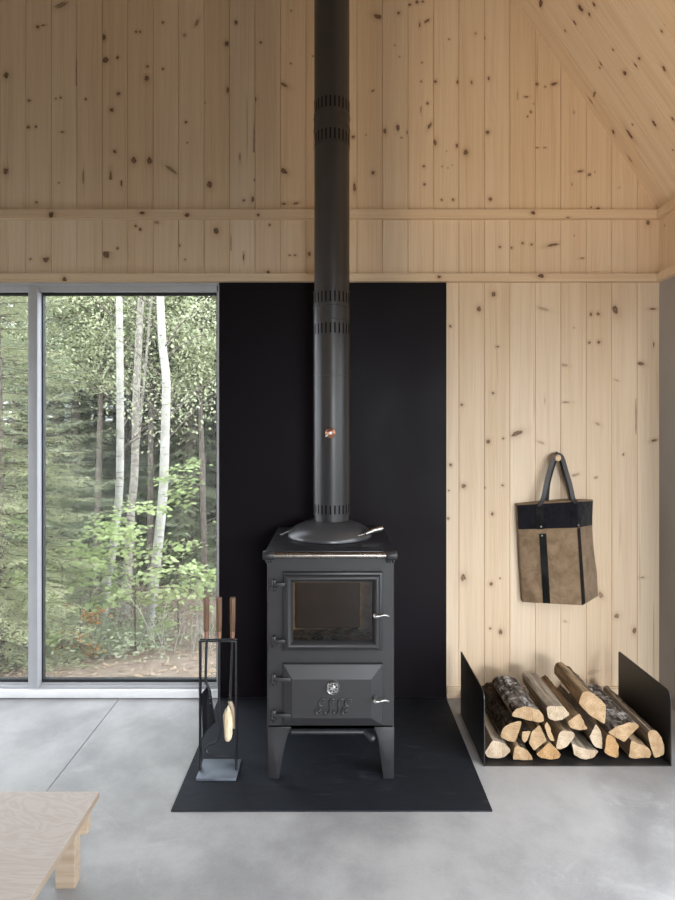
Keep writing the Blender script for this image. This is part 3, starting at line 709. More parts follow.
for zx, zy in ((163, 478), (165, 500)): bm = B(); lathe(bm, [(.0028, 0), (.0022, -.003)], f3(zx, zy, 2.312), 10, 'Y'); obj('rivet', bm, M['chrome'], so)
po = thing('fire_poker', 'black poker with curled hook and wooden handle in the middle of the tool stand', 'fire tool', f3(200, 720), 'fire tools in the stand')
a = handle(po, 200, 201); bm = B()
pts = spline([a, f3(200, 400), f3(200, 600), f3(198, 640), f3(185, 662), f3(160, 672), f3(147, 690, FY-.004), f3(160, 708, FY-.008), f3(205, 714, FY-.01), f3(248, 717, FY-.01)], 5)
tube(bm, pts, [.0056 if i < len(pts)-9 else .0056*(len(pts)-i)/10+.0006 for i in range(len(pts))], 10); obj('rod', bm, M['bsteel'], po, 60)
br = thing('hearth_brush', 'hearth brush with cream bristles and wooden handle hanging rightmost in the tool stand', 'fire tool', f3(240, 650), 'fire tools in the stand')
a = handle(br, 256, 255); bm = B(); e = f3(246, 500)
tube(bm, [a, f3(250, 380), e], .0056, 10); obj('rod', bm, M['bsteel'], br, 60)
bm = B(); tube(bm, spline([f3(243, 492), f3(256, 520), f3(261, 560), f3(261, 602)], 4), [.008, .009, .009, .009, .009, .009, .009, .009, .008, .008, .007, .007, .005], 12)
obj('brush_back', bm, M['oak'], br, 60)
bm = B(); rg = random.Random(5); rings = []
prof = [(240, 240, 505), (226, 246, 525), (217, 256, 550), (219, 257, 575), (221, 256, 600), (221, 254, 625), (224, 250, 645), (232, 244, 651)]
for zl, zr, zy in prof:
    l, r = f3(zl, zy), f3(zr, zy); cx_, rx_ = (l.x+r.x)/2, (r.x-l.x)/2+.0005; ring = []
    for i in range(28):
        t_ = 6.28318*i/28; q = 1+.16*mnoise.noise((i*1.7, zy*.09, 1.)); ring.append(bm.verts.new((cx_+rx_*q*math.cos(t_), FY-.002+max(.004, min(.02, rx_*1.2))*q*math.sin(t_), l.z+rg.uniform(-.002, .002))))
    rings.append(ring)
for p, q in zip(rings, rings[1:]):
    for i in range(28): bm.faces.new((p[i], p[(i+1) % 28], q[(i+1) % 28], q[i]))
bm.faces.new(rings[0]); bm.faces.new(rings[-1][::-1])
obj('bristles', bm, M['fleece'], br, 60)

# ------------------------------------------------------------------ log holder and logs
HX0, HX1, HF, HBk, HH = .629, 1.417, 2.352, 2.785, .312
bm = B()
def side(x):
    pr = [(HBk, .0), (HF, .0), (HF, HH-.035)] + [(HF+.035-.035*math.cos(a), HH-.035+.035*math.sin(a)) for a in (.4, .8, 1.2)] + [(HF+.035, HH)]
    pr += [(HBk-.012, HH), (HBk-.003, HH-.004), (HBk, HH-.012)]
    return [(x, y, z) for y, z in pr]
prism(bm, side(HX0), (.004, 0, 0)); prism(bm, side(HX1-.004), (.004, 0, 0)); box(bm, HX0, HX1, HF, HBk, 0, .004)
tag(obj('log_holder', bm, M['holder'], None, 30), 'low black folded steel log holder on the concrete floor by the pine wall', 'log holder')
za = lambda rows: [(480+x/6.75, 660+y/6.75) for x, y in rows]
zb_ = lambda rows: [(570+x/6.43, 660+y/6.43) for x, y in rows]
def make_log(poly, yf, ln, bark, barkm, splitm, endm, label, seed, push=0., yaw=0.):
    """poly: outline of the sawn end (photo pixels at distance yf); bark: list of index ranges of outline edges that carry bark"""
    rg = random.Random(seed); P = []; fl = []; n = len(poly)
    pw = [at(x, y, yf) for x, y in poly]
    for p in pw: p.z = max(p.z, .0065)
    cen = sum(pw, Vector())/n
    for i in range(n):
        a, b = pw[i], pw[(i+1) % n]; isb = any(s_ <= i < e_ for s_, e_ in bark); k = max(2, int((b-a).length/.007))
        for j in range(k): P.append(cen+(a.lerp(b, j/k)-cen)*.975); fl.append(isb)
    # round the corners a little
    for _ in range(1): P = [(P[i-1]+P[i]*2+P[(i+1) % len(P)])/4 for i in range(len(P))]
    m = len(P); nr = 16; rings = []
    for j in range(nr+1):
        u = j/nr; y = yf+ln*u; ring = []
        for i, p in enumerate(P):
            d = (p-cen); dl = d.length or 1; amp = .0085 if fl[i] else .0042
            w_ = amp*mnoise.noise((p.x*60+seed*3, y*(22 if fl[i] else 7), p.z*60)) + .003*mnoise.noise((p.x*16, y*5+seed, p.z*16))
            w_ -= amp*.7
            if j == 0: w_ *= .4
            q = p + d/dl*w_ - d*.05*u*push
            q = Vector((q.x+yaw*ln*u, y + (.004*mnoise.noise((p.x*30, seed, p.z*30)) if j in (0, nr) else 0), max(.0055, q.z)))
            ring.append(q)
        rings.append(ring)
    org = Vector((cen.x, yf+ln/2, min(p.z for p in P)))
    def mesh(keep_bark):
        bm = B(); uvl = bm.loops.layers.uv.new('ring'); vs = {}
        def V(j, i):
            if (j, i) not in vs: vs[(j, i)] = bm.verts.new(rings[j][i % m])
            return vs[(j, i)]
        for j in range(nr):
            for i in range(m):
                if fl[i] == keep_bark: bm.faces.new((V(j, i), V(j, (i+1) % m), V(j+1, (i+1) % m), V(j+1, i)))
        if not keep_bark:
            pith = cen + (pw[0]-cen)*.0
            far = max(range(n), key=lambda i: (pw[i]-cen).length * (0 if any(s_ <= i <= e_ for s_, e_ in bark) else 1))
            pith = pw[far] if bark else cen
            for j, rev in ((0, 0), (nr, 1)):
                cv = bm.verts.new(sum(rings[j], Vector())/m)
                for i in range(m):
                    f = bm.faces.new((cv, V(j, (i+1) % m), V(j, i))); f.material_index = 1
                    for lp in f.loops: lp[uvl].uv = (lp.vert.co.x-pith.x, lp.vert.co.z-pith.z)
        bmesh.ops.recalc_face_normals(bm, faces=bm.faces[:])
        return bm
    o = obj('firewood_log', mesh(False), [M[splitm], M[endm]], None, 35)
    tag(o, label, 'log', 'firewood logs in the steel holder')
    if bark: obj('bark', mesh(True), M[barkm], o, 60, 'rough bark')
    return o
FY0 = 2.392
LOGS = [
 (za([(205,358),(235,322),(290,304),(350,310),(400,328),(435,365),(437,410),(400,418),(320,402),(215,376)]), FY0, .31, [(0,6)], 'barkg', 'split', 'enda', 'thick log with grey lichened bark on top of the pile at its left end', 11, 0., .0),
 (za([(442,312),(470,300),(560,305),(612,360),(565,398),(510,410),(455,390)]), FY0, .33, [(3,5)], 'barkb', 'splitg', 'endc', 'barkless grey split log on top, between the lichened log and the crooked log', 12, 0., .01),
 (zb_([(50,272),(75,195),(130,192),(190,232),(235,288),(226,412),(130,358)]), FY0-.005, .30, [(2,4)], 'barkb', 'split', 'enda', 'crooked split log with a ragged front end highest on the pile', 13, 0., .02),
 (za([(130,512),(148,458),(200,412),(280,402),(275,450),(240,550),(190,546)]), FY0+.005, .38, [(0,3)], 'barkd', 'split', 'enda', 'dark barked log leaning against the left side of the holder', 14, 0., 0.),
 (za([(25,620),(50,580),(85,530),(150,552),(205,590),(210,610),(170,650),(100,664),(40,655)]), FY0-.008, .37, [(7,9)], 'barkb', 'splitg', 'endc', 'pale split log on the tray in the left bottom corner of the holder', 15, 0., 0.),
 (za([(216,668),(230,577),(265,570),(325,602),(355,642),(362,680),(280,682)]), FY0-.01, .38, [(2,5)], 'barkb', 'split', 'enda', 'quarter split log on the tray, second from the left in the bottom row', 16, 0., 0.),
 (za([(282,472),(345,470),(322,530),(298,558),(278,525)]), FY0+.004, .36, [(0,1)], 'barkd', 'split', 'enda', 'small wedge of wood under the right end of the lichened log', 17, 0., 0.),
 (za([(325,560),(345,482),(400,425),(455,540),(362,612)]), FY0-.004, .38, [(4,5)], 'barkb', 'split', 'enda', 'diamond ended split log below the big lichened log', 18, 0., 0.),
 (za([(432,432),(450,404),(475,450),(505,545),(470,540),(448,490)]), FY0+.002, .37, [(1,3)], 'barkb', 'split', 'enda', 'thin split stick squeezed under the barkless grey log', 19, 0., 0.),
 (za([(372,630),(462,548),(520,592),(552,640),(530,665),(470,676),(410,658)]), FY0-.01, .38, [(3,6)], 'barkb', 'split', 'endb', 'orange ended wedge log on the tray, third from the left in the bottom row', 20, 0., 0.),
 (za([(508,580),(532,490),(560,460),(640,482),(640,512),(600,572),(545,600),(515,596)]), FY0-.005, .38, [(3,6)], 'barkb', 'split', 'endc', 'rounded pale ended log directly below the barkless grey log', 21, 0., 0.),
 (zb_([(5,528),(60,552),(120,566),(190,580),(160,620),(110,640),(60,635),(20,605)]), FY0-.008, .38, [(3,8)], 'barkd', 'splitg', 'endc', 'half round log lying flat side up in the middle of the bottom row', 22, 0., 0.),
 ([(566.5,720.5),(580,712),(588.2,728.5),(579,730),(570,727)], FY0, .38, [(1,2)], 'barkb', 'split', 'enda', 'small split log wedged between the barkless grey log and crooked log', 23, 0., 0.),
 (zb_([(122,490),(165,402),(195,440),(210,510),(208,575),(150,548)]), FY0-.006, .38, [(4,6)], 'barkb', 'splitg', 'endc', 'thin white ended split log standing on edge below the crooked log', 24, 0., 0.),
 (zb_([(216,592),(235,465),(282,482),(316,540),(312,612),(300,628),(240,607)]), FY0-.008, .38, [(2,5)], 'barkb', 'split', 'endb', 'tan split log on the tray right of the thin white ended one', 25, 0., 0.),
 (zb_([(238,462),(300,415),(370,392),(430,394),(450,420),(345,526)]), FY0-.012, .36, [(0,4)], 'barkg', 'split', 'enda', 'broad wedge log with rough grey bark on top of the right half', 26, 0., .01),
 (zb_([(373,622),(390,506),(440,530),(500,552),(527,585),(515,625),(410,633)]), FY0-.01, .38, [(3,5)], 'barkb', 'split', 'enda', 'split log on the tray under the broad grey barked wedge', 27, 0., 0.),
 (zb_([(495,462),(518,436),(555,446),(592,490),(610,550),(604,610),(545,630),(532,600),(512,545)]), FY0-.012, .40, [(1,6)], 'barkb', 'splitg', 'enda', 'round barked log against the right side of the holder', 28, 0., .0),
]
for args in LOGS: make_log(*args)

# ------------------------------------------------------------------ tote bag on a peg
pg = at(556.5, 457, 2.90); bm = B()
lathe(bm, [(.012, 0), (.012, -.045), (.017, -.052), (.018, -.060), (.014, -.068)], (pg.x, WB-.001, pg.z), 24, 'Y')
tag(obj('wall_peg', bm, M['ash_wood'], None, 40), 'small round wooden peg on the pine wall holding the bag', 'peg')
z5 = lambda x, y: (500+x/5., 440+y/5.)
bag = thing('tote_bag', 'tan canvas tote bag with navy top band hanging on the wall peg', 'bag', (pg.x, 2.86, at(556, 604, 2.83).z))
def bag_pt(u, v, off=0.):
    """u: 0 left edge, .72 front corner, 1 right edge; v: 0 bottom, 1 top"""
    yl, yc, yr = 2.915, 2.815, 2.925
    L0 = Vector((*z5(112, 806),)); L1 = Vector((*z5(83, 318),)); C0 = Vector((*z5(412, 822),)); C1 = Vector((*z5(380, 300),)); R0 = Vector((*z5(490, 775),)); R1_ = Vector((*z5(464, 298),))
    e = v; bul = math.sin(math.pi*min(1, v*1.1))*.006
    dv = lambda a, b: a.lerp(b, e)
    l, c_, r = dv(L0, L1), dv(C0, C1), dv(R0, R1_)
    if e > .25: r = r + Vector((-2.2*math.sin((e-.25)/.75*math.pi), 0))
    dep = .55+.45*(1-v)**.7
    ycv = yl-(yl-yc)*dep
    if u < .72:
        t_ = u/.72; px = l.x+(c_.x-l.x)*t_; py = l.y+(c_.y-l.y)*t_; y = yl+(ycv-yl)*(math.sin(t_*math.pi/2)**.9)
    else:
        t_ = (u-.72)/.28; px = c_.x+(r.x-c_.x)*t_; py = c_.y+(r.y-c_.y)*t_; y = ycv+(yr-ycv)*t_**1.3
    wr = .008*mnoise.noise((u*3.2, v*3.5, 3.))+.006*mnoise.noise((u*8+v*5, v*6-u*3, 9.))+.0022*mnoise.noise((u*22, v*20, 1.))
    y -= off + wr*min(1, 6*min(u+.02, 1.02-u)) + bul*.5
    return at(px, py, min(y, 2.94))
def skin(us, vs_, off, back=False):
    bm = B(); g = [[bm.verts.new(bag_pt(u, v, off)) for u in us] for v in vs_]
    for j in range(len(vs_)-1):
        for i in range(len(us)-1): bm.faces.new((g[j][i], g[j][i+1], g[j+1][i+1], g[j+1][i]))
    return bm, g
lin = lambda a, b, n: [a+(b-a)*i/n for i in range(n+1)]
us = lin(0, 1, 60)
bm, g = skin(us, lin(0, 1, 60), 0.)
gb = [[bm.verts.new((p.x, 2.936, p.z+.004)) for p in ((bag_pt(u, v)) for u in (0, .33, .66, 1.))] for v in lin(0, 1, 12)]
for j in range(12):
    for i in range(3): bm.faces.new((gb[j][i], gb[j+1][i], gb[j+1][i+1], gb[j][i+1]))
bot = [gb[0][0], gb[0][1], gb[0][2], gb[0][3]] + [g[0][i] for i in range(60, -1, -1)]
bm.faces.new(bot)
for k_, i in ((0, 0), (3, 60)):
    for j in range(12):
        cols = [g[j*5+q][i] for q in range(6)]; bm.faces.new(cols + [gb[j+1][k_], gb[j][k_]])
bmesh.ops.recalc_face_normals(bm, faces=bm.faces[:])
obj('bag_body', bm, M['tan'], bag, 60)
bm, g = skin(us, lin(.742, .992, 20), .0022); obj('top_band', bm, M['navy'], bag, 60, 'navy canvas band')
bm = B(); tube(bm, [bag_pt(u, 1., .002)+Vector((0, 0, .001)) for u in us], .0022, 6); tube(bm, [bag_pt(u, .742, .002) for u in us], .0013, 6); obj('seam', bm, M['tan'], bag, 60)
def strip(u0, u1, va, vb, off, mat, nm):
    """leather strip along the bag from (u0, va) to (u1, vb), width in u"""
    bm = B(); rows = []
    for v in lin(va, vb, 30):
        uc = u0+(u1-u0)*(v-va)/(vb-va); rows.append([bm.verts.new(bag_pt(uc+d, v, off)) for d in (-.043, -.02, .02, .043)] if nm == 'w' else [bm.verts.new(bag_pt(uc+d, v, off)) for d in (-.022, .0, .018, .035)])
    for a, b in zip(rows, rows[1:]):
        for i in range(3): bm.faces.new((a[i], a[i+1], b[i+1], b[i]))
    bmesh.ops.solidify(bm, geom=bm.faces[:], thickness=-.0015)
    return obj('leather_strip', bm, M[mat], bag, 40)
strip(.290, .292, .0, .695, .003, 'leather', 'w'); strip(.262, .275, .74, .99, .0045, 'leather', 'w'); strip(.735, .735, .0, .74, .003, 'leatherb', 'n')
for u, v in ((.277, .765), (.281, .675), (.735, .765)):
    bm = B(); lathe(bm, [(.0048, .002), (.0044, -.003), (.0025, -.0045)], bag_pt(u, v, .005), 16, 'Y')
    obj('rivet', bm, M['brass'], bag, 40)
lp, rp = bag_pt(.27, .97, .004), bag_pt(.722, .985, .003); top = Vector((pg.x, 2.890, pg.z+.016))
q5 = lambda x, y, Y: at(*z5(x, y), Y)
bm = B()
pts = spline([lp, q5(214, 285, 2.868), q5(230, 215, 2.872), q5(252, 130, 2.88), q5(272, 78, 2.886), top+Vector((0, 0, .002)), q5(309, 82, 2.886), q5(330, 150, 2.868), q5(352, 225, 2.855), q5(366, 290, 2.845), rp], 5)
tube(bm, pts, 0, flat=(.021, .004), up=(0, 1, 0))
obj('handle', bm, M['leatherb'], bag, 40)
bm = B(); o_ = Vector((0, .022, .004))
pts = spline([q5(232, 300, 2.93), q5(240, 215, 2.925), q5(262, 130, 2.92), q5(280, 82, 2.914), top+Vector((0, .024, .006)), q5(300, 86, 2.914), q5(318, 150, 2.92), q5(344, 225, 2.925), q5(362, 300, 2.93)], 5)
tube(bm, pts, 0, flat=(.022, .004), up=(0, 1, 0)); obj('handle', bm, M['leather'], bag, 40)

# ------------------------------------------------------------------ coffee table
TZ = .25; tb = thing('coffee_table', 'low pale plywood coffee table with square legs at the lower left', 'table', (-1.45, 1.2, 0))
bm = B(); box(bm, -2.15, -.757, .62, 1.808, TZ-.021, TZ, .0012); bm.normal_update()
for f in bm.faces: f.material_index = 0 if abs(f.normal.z) > .5 else 1
obj('tabletop', bm, [M['ply'], M['plyedge']], tb)
for x, y in ((-.862, 1.7295), (-2.08, 1.7295), (-.862, .66), (-2.08, .66)):
    bm = B(); box(bm, x, x+.060, y, y+.040, 0.0, TZ-.021, .0015); obj('leg', bm, M['oak'], tb)
for y in (1.7705, .615):
    bm = B(); box(bm, -2.13, -.782, y, y+.030, .137, TZ-.021, .0015); obj('cross_rail', bm, M['oak'], tb)

# ------------------------------------------------------------------ forest outside
def gz(x, y):
    z = -.38-(min(y, 8.6)-3.)*.262 + max(0, y-9.)*.03 + .045*(x+2.6) + max(0, y-17)*.22
    return z+.06*mnoise.noise((x*.5, y*.5, 0))+.02*mnoise.noise((x*2, y*2, 4))
bm = B(); nx, ny = 100, 100
g = [[bm.verts.new((-24+30*i/nx, 3.1+29*(j/ny)**1.4, gz(-24+30*i/nx, 3.1+29*(j/ny)**1.4))) for i in range(nx+1)] for j in range(ny+1)]
for j in range(ny):
    for i in range(nx): bm.faces.new((g[j][i], g[j][i+1], g[j+1][i+1], g[j+1][i]))
struct('ground_outside', bm, M['litter'], 60)
bm = B(); box(bm, -26, 26, -26, 3.12, -.75, -.42); struct('ground_yard', bm, M['yard'])
class Leaves:
    def __init__(s): s.v = []; s.f = []
    def tri(s, a, b, c): i = len(s.v); s.v += [a, b, c]; s.f.append((i, i+1, i+2))
    def poly(s, pts): i = len(s.v); s.v += pts; s.f.append(tuple(range(i, i+len(pts))))
    def mesh(s, name): me = bpy.data.meshes.new(name); me.from_pydata(s.v, [], s.f); return me
def raw(name, me, mats):
    for m in mats: me.materials.append(m)
    o = bpy.data.objects.new(name, me); C.objects.link(o); return o
def conifer(h, rad, seed, z0=.05, dens=1., leafw=.011, drop=.25):
    rg = random.Random(seed); L = Leaves(); tr = B(); tube(tr, [(0, 0, -.2), (.02, 0, h*.4), (0, .02, h*.75), (0, 0, h)], [h*.014+.02, h*.011+.012, h*.006+.006, .004], 9)
    z = h*z0
    while z < h*.985:
        f = 1-z/h; nb = max(4, int(rg.uniform(5, 7.5)*dens))
        a0 = rg.uniform(0, 6.28)
        for b in range(nb):
            az = a0+6.283*b/nb+rg.uniform(-.35, .35); ln = (rad*f**.75+.12)*rg.uniform(.65, 1.08)
            up_ = .45-.75*f*rg.uniform(.6, 1.1); dr = Vector((math.cos(az), math.sin(az), 0)); sd = Vector((-math.sin(az), math.cos(az), 0))
            br_ = lambda t_: Vector((0, 0, z)) + dr*ln*t_ + Vector((0, 0, ln*(up_*t_ - drop*t_*t_ + .22*t_**4)))
            pts = [br_(t_) for t_ in (0, .35, .7, 1.)]; tube(tr, pts, [.004+.006*f, .004+.003*f, .003, .0015], 4)
            nt = max(5, int(ln*17*dens))
            for q in range(nt):
                t_ = .16+.84*(q+rg.random())/nt; base = br_(t_)
                for sgn in (-1, 1):
                    tl = (.34*ln*(1.08-t_)+.07)*rg.uniform(.7, 1.15)
                    d = (dr*.75+sd*sgn*rg.uniform(.6, 1.)+Vector((0, 0, rg.uniform(-.35, .05)))).normalized()
                    nrm = d.cross(sd).normalized(); sid = d.cross(Vector((0, 0, 1))).normalized(); k = max(3, int(tl/.040))
                    for w_ in range(k):
                        p = base+d*tl*w_/k+Vector((0, 0, -.10*tl*(w_/k)**2)); wl = .050*rg.uniform(.7, 1.25)
                        for s2 in (-1, 1):
                            tip = p+(d*.8+sid*s2*rg.uniform(.4, .8)+Vector((0, 0, rg.uniform(-.3, .25)))).normalized()*wl
                            e_ = (d*.6-sid*s2*.5).normalized()*leafw; L.tri(p-e_, p+e_, tip)
        z += (.13+.10*rg.random())*(1.15-.4*f)/dens**.3
    mt = bpy.data.meshes.new('trunk'); tr.to_mesh(mt); tr.free()
    return mt, L.mesh('foliage')
def leaf(L, p, d, n, sz_, lobed):
    s_ = d.cross(n).normalized()
    if lobed: pr = ((0, 0), (.30, .12), (.52, .30), (.30, .42), (.50, .70), (.18, .68), (0, 1.0), (-.18, .68), (-.50, .70), (-.30, .42), (-.52, .30), (-.30, .12))
    else: pr = ((0, 0), (.32, .35), (.24, .7), (0, 1.), (-.24, .7), (-.32, .35))
    L.poly([p+s_*a*sz_+d*b*sz_-n*abs(a)*sz_*.18 for a, b in pr])
def broadleaf(h, sprays, seed, lsz=.070, lobed=True, lean=(0, 0), tr_r=.012, nleaf=26):
    """stem with flat layered sprays of leaves: sprays = (height, azimuth, length)"""
    rg = random.Random(seed); L = Leaves(); tr = B(); lx, ly = lean
    sp = lambda z: Vector((lx*(z/h)**1.5, ly*(z/h)**1.5, z))
    tube(tr, [sp(h*i/6)-Vector((0, 0, .1 if i == 0 else 0)) for i in range(7)], [tr_r*(1-.8*i/6)+.002 for i in range(7)], 7)
    for z, az, ln in sprays:
        dr = Vector((math.cos(az), math.sin(az), 0)); sd = Vector((-math.sin(az), math.cos(az), 0)); b0 = sp(z)
        bp = lambda t_: b0+dr*ln*t_+Vector((0, 0, ln*(.42*t_-.33*t_*t_)))
        tube(tr, [bp(t_) for t_ in (0, .3, .6, 1.)], [.006, .005, .003, .002], 5)
        for q in range(int(nleaf*ln/.4)):
            t_ = rg.uniform(.2, 1.05); off_ = sd*rg.gauss(0, .17*ln*(1.25-t_*.5))
            p = bp(t_)+off_+Vector((0, 0, rg.gauss(0, .028)-abs(off_.length)*.18))
            d = (dr*rg.uniform(.2, 1)+sd*rg.uniform(-.9, .9)+Vector((0, 0, rg.uniform(-.55, .0)))).normalized()
            n = (Vector((0, 0, 1))+Vector((rg.uniform(-.4, .4), rg.uniform(-.5, .3), 0))); n = (n-d*n.dot(d)).normalized()
            leaf(L, p, d, n, lsz*rg.uniform(.65, 1.2), lobed)
    mt = bpy.data.meshes.new('trunk'); tr.to_mesh(mt); tr.free()
    return mt, L.mesh('foliage')
def plant(name, meshes, mats, loc, rot, sc, label, cat, group=None):
    o = bpy.data.objects.new(name, None); C.objects.link(o); o.location = loc; o.rotation_euler = (0, 0, rot); o.scale = (sc,)*3
    tag(o, label, cat, group)
    for nm, me, m in zip(('trunk', 'foliage'), meshes, mats):
        if me is None: continue
        if not me.materials: me.materials.append(m)
        c_ = bpy.data.objects.new(nm, me); C.objects.link(c_); c_.parent = o
        if c_.material_slots[0].material is not m: c_.material_slots[0].link = 'OBJECT'; c_.material_slots[0].material = m
    return o
tagd = lambda px, Y: ((px-CX)*Y/F, Y, gz((px-CX)*Y/F, Y))
CON = [conifer(7.5, 1.7, 1, .04), conifer(8.5, 1.5, 2, .05), conifer(6.5, 1.9, 3, .03)]
near = conifer(6.2, 1.35, 8, .03, 1.1, .008, .35)
plant('spruce_tree', near, (M['trunk'], M['sprucey']), tagd(-6, 6.3), .4, 1., 'nearest yellowish spruce filling the left window pane', 'tree')
plant('spruce_tree', CON[2], (M['trunk'], M['spruce']), tagd(38, 8.2), 2., .93, 'pale spruce with drooping tips just right of the window mullion', 'tree')
G = 'spruces in the wood behind the birches'; GL = 'deep green spruce in the dense wood behind the birches'
rg = random.Random(21)
for i, (px, Y, s_) in enumerate([(75,12,1.1),(100,13.5,1.2),(132,12.6,1.05),(160,14,1.25),(190,12,1.05),(215,13.2,1.1),(20,12.5,1.2),(-30,11.5,1.1),(-80,12.5,1.2),(58,16,1.5),(118,17,1.5),(178,17,1.5),(236,15.5,1.3),(-10,16.5,1.5),(148,20,1.9),(85,20.5,1.9),(205,20,1.8),(30,21,1.9),(-50,18,1.7),(-110,15,1.5),(260,18,1.6),(292,12.5,1.2),(335,13.5,1.3),(380,14.5,1.4),(320,18.5,1.7)]):
    plant('spruce_tree', CON[i % 3], (M['trunk'], M['spruced'] if i % 4 else M['spruce']), tagd(px, Y), rg.uniform(0, 6.28), s_, GL, 'tree', G)
def birch(px_path, Y, r0, r1, label, mat, seed, name='birch_tree', crown=True):
    base = at(*px_path[0], Y); base.z = gz(base.x, Y)
    pts = [base-Vector((0, 0, .15))] + [at(a, b, Y) for a, b in px_path[1:]]
    d = pts[-1]-pts[-2]; pts += [pts[-1]+Vector((d.x*.3, 0, 1.2)), pts[-1]+Vector((d.x*.4, .1, 2.6))]
    pts = spline(pts, 5); n_ = len(pts); rg = random.Random(seed)
    t_ = thing(name, label, 'tree', base)
    bm = B(); tube(bm, pts, [r0+(r1-r0)*i/n_ for i in range(n_)], 14); obj('trunk', bm, mat, t_, 60)
    L = Leaves()
    for k_ in range(13):
        i = int(n_*rg.uniform(.42, .98)); p = pts[min(i, n_-1)]; az = rg.uniform(0, 6.28); ln = rg.uniform(.6, 1.3)
        e_ = p+Vector((math.cos(az)*ln, math.sin(az)*ln, ln*rg.uniform(.5, 1.0))); m_ = p.lerp(e_, .5)+Vector((0, 0, .1*ln))
        bm = B(); tube(bm, [p, m_, e_], [.012, .008, .003], 5); obj('branch', bm, M['trunk'], t_)
        for q in range(70 if crown else 20):
            c_ = p.lerp(e_, rg.uniform(.3, 1.1))+Vector((rg.gauss(0, .2), rg.gauss(0, .2), rg.gauss(0, .18)))
            dd = Vector((rg.uniform(-1, 1), rg.uniform(-1, 1), rg.uniform(-1.2, .2))).normalized(); nn = Vector((rg.uniform(-.5, .5), rg.uniform(-.5, .5), 1)); nn = (nn-dd*nn.dot(dd)).normalized()
            leaf(L, c_, dd, nn, rg.uniform(.045, .075), False)
    me = L.mesh('foliage'); link('foliage', me, M['crown'], t_)
birch([(147,641),(152,600),(157,552),(163,490),(165,430),(166,380),(162,340),(160,290)], 8.5, .078, .050, 'white birch trunk curving up right of the window centre', M['birch'], 31)
birch([(100,634),(106,590),(115,530),(119.5,480),(120,400),(119.5,340),(119,290)], 9., .070, .045, 'straight white birch trunk left of the curved birch', M['birch'], 32)
birch([(124,628),(128,560),(131,510),(134.5,470),(136,400),(139,330),(141,290)], 9.8, .075, .05, 'grey tree trunk standing between the two white birches', M['trunkp'], 33, 'grey_trunk_tree')
birch([(129,626),(133,520),(139,430),(145,370),(150,310),(152,290)], 10.1, .028, .016, 'thin grey sapling trunk leaning right between the birches', M['trunkp'], 34, 'sapling_tree', False)
def sprays(rg, h0, h1, n, l0, l1, face=None):
    return [(h0+(h1-h0)*(i+rg.random()*.6)/n, (face if face is not None else 0)+rg.uniform(-2.4, 2.4) if face is not None else rg.uniform(0, 6.28), rg.uniform(l0, l1)) for i in range(n)]
rg = random.Random(4)
MP = [broadleaf(2.1, sprays(rg, .55, 2.05, 17, .5, 1.15, -1.57), 41), broadleaf(2.6, sprays(rg, .7, 2.5, 19, .45, 1.0, -1.57), 42), broadleaf(1.3, sprays(rg, .2, 1.25, 12, .35, .7, -1.57), 43)]
for k_, (px, Y, v, s_, lab) in enumerate([(135, 7.3, 0, .95, 'bright green maple sapling in front of the two birch trunks'), (205, 7.6, 1, 1., 'tall bright maple sapling at the right edge of the window'),
      (90, 7.4, 0, .8, 'leafy green sapling at the foot of the left birch'), (178, 7.8, 2, .9, 'small green seedling bush at the foot of the curved birch'), (62, 6.6, 2, .95, 'low leafy bush just right of the mullion near the ground'),
      (-45, 7.2, 1, 1., 'leafy sapling beyond the left window pane')]):
    plant('maple_sapling', MP[v], (M['trunk'], M['maple']), tagd(px, Y), R.uniform(-.5, .5), s_, lab, 'sapling')
mb = broadleaf(.8, sprays(rg, .05, .75, 9, .25, .5), 44, .05, False)
plant('russet_bush', mb, (M['trunk'], M['rust']), tagd(80, 6.5), 0., .9, 'russet leaved bush low between mullion and left birch', 'bush')
# leafy crowns high behind
def crown_tree(seed, h=8.6):
    rg = random.Random(seed); L = Leaves(); tr = B(); tube(tr, [(0, 0, -.2), (.1, .05, h*.5), (.15, .1, h)], [.075, .05, .008], 8)
    for b in range(64):
        z = rg.uniform(.44, 1.)*h; az = rg.uniform(0, 6.28); ln = rg.uniform(.5, 2.0)*(1.15-.6*z/h)
        b0 = Vector((.15*z/h, .1*z/h, z)); e_ = b0+Vector((math.cos(az)*ln, math.sin(az)*ln, ln*.35)); tube(tr, [b0, b0.lerp(e_, .5)+Vector((0, 0, .08)), e_], [.018, .012, .004], 4)
        for c in range(5):
            cc = b0.lerp(e_, rg.uniform(.35, 1.05))+Vector((rg.gauss(0, .16), rg.gauss(0, .16), rg.gauss(0, .1)))
            for q in range(62):
                p = cc+Vector((rg.gauss(0, .20), rg.gauss(0, .20), rg.gauss(0, .12)))
                d = Vector((rg.uniform(-1, 1), rg.uniform(-1, 1), rg.uniform(-.9, .2))).normalized(); n = Vector((rg.uniform(-.7, .7), rg.uniform(-.9, .3), 1)); n = (n-d*n.dot(d)).normalized()
                leaf(L, p, d, n, rg.uniform(.05, .085), False)
    mt = bpy.data.meshes.new('trunk'); tr.to_mesh(mt); tr.free()
    return mt, L.mesh('foliage')
CR = [crown_tree(51), crown_tree(52)]
for i, (px, Y, s_) in enumerate([(95, 11.0, .95), (150, 11.3, .98), (205, 11.0, .92), (60, 11.8, 1.), (12, 11.2, .95), (178, 12.2, 1.05), (-60, 12, 1.), (128, 12.4, 1.08), (240, 12.5, 1.), (285, 11.6, 1.), (345, 12., 1.)]):
    plant('leafy_tree', CR[i % 2], (M['trunk'], M['crown']), tagd(px, Y), i*1.3, s_, 'tall pale leafed tree whose crown fills the top of the window', 'tree', 'pale leafed trees behind')
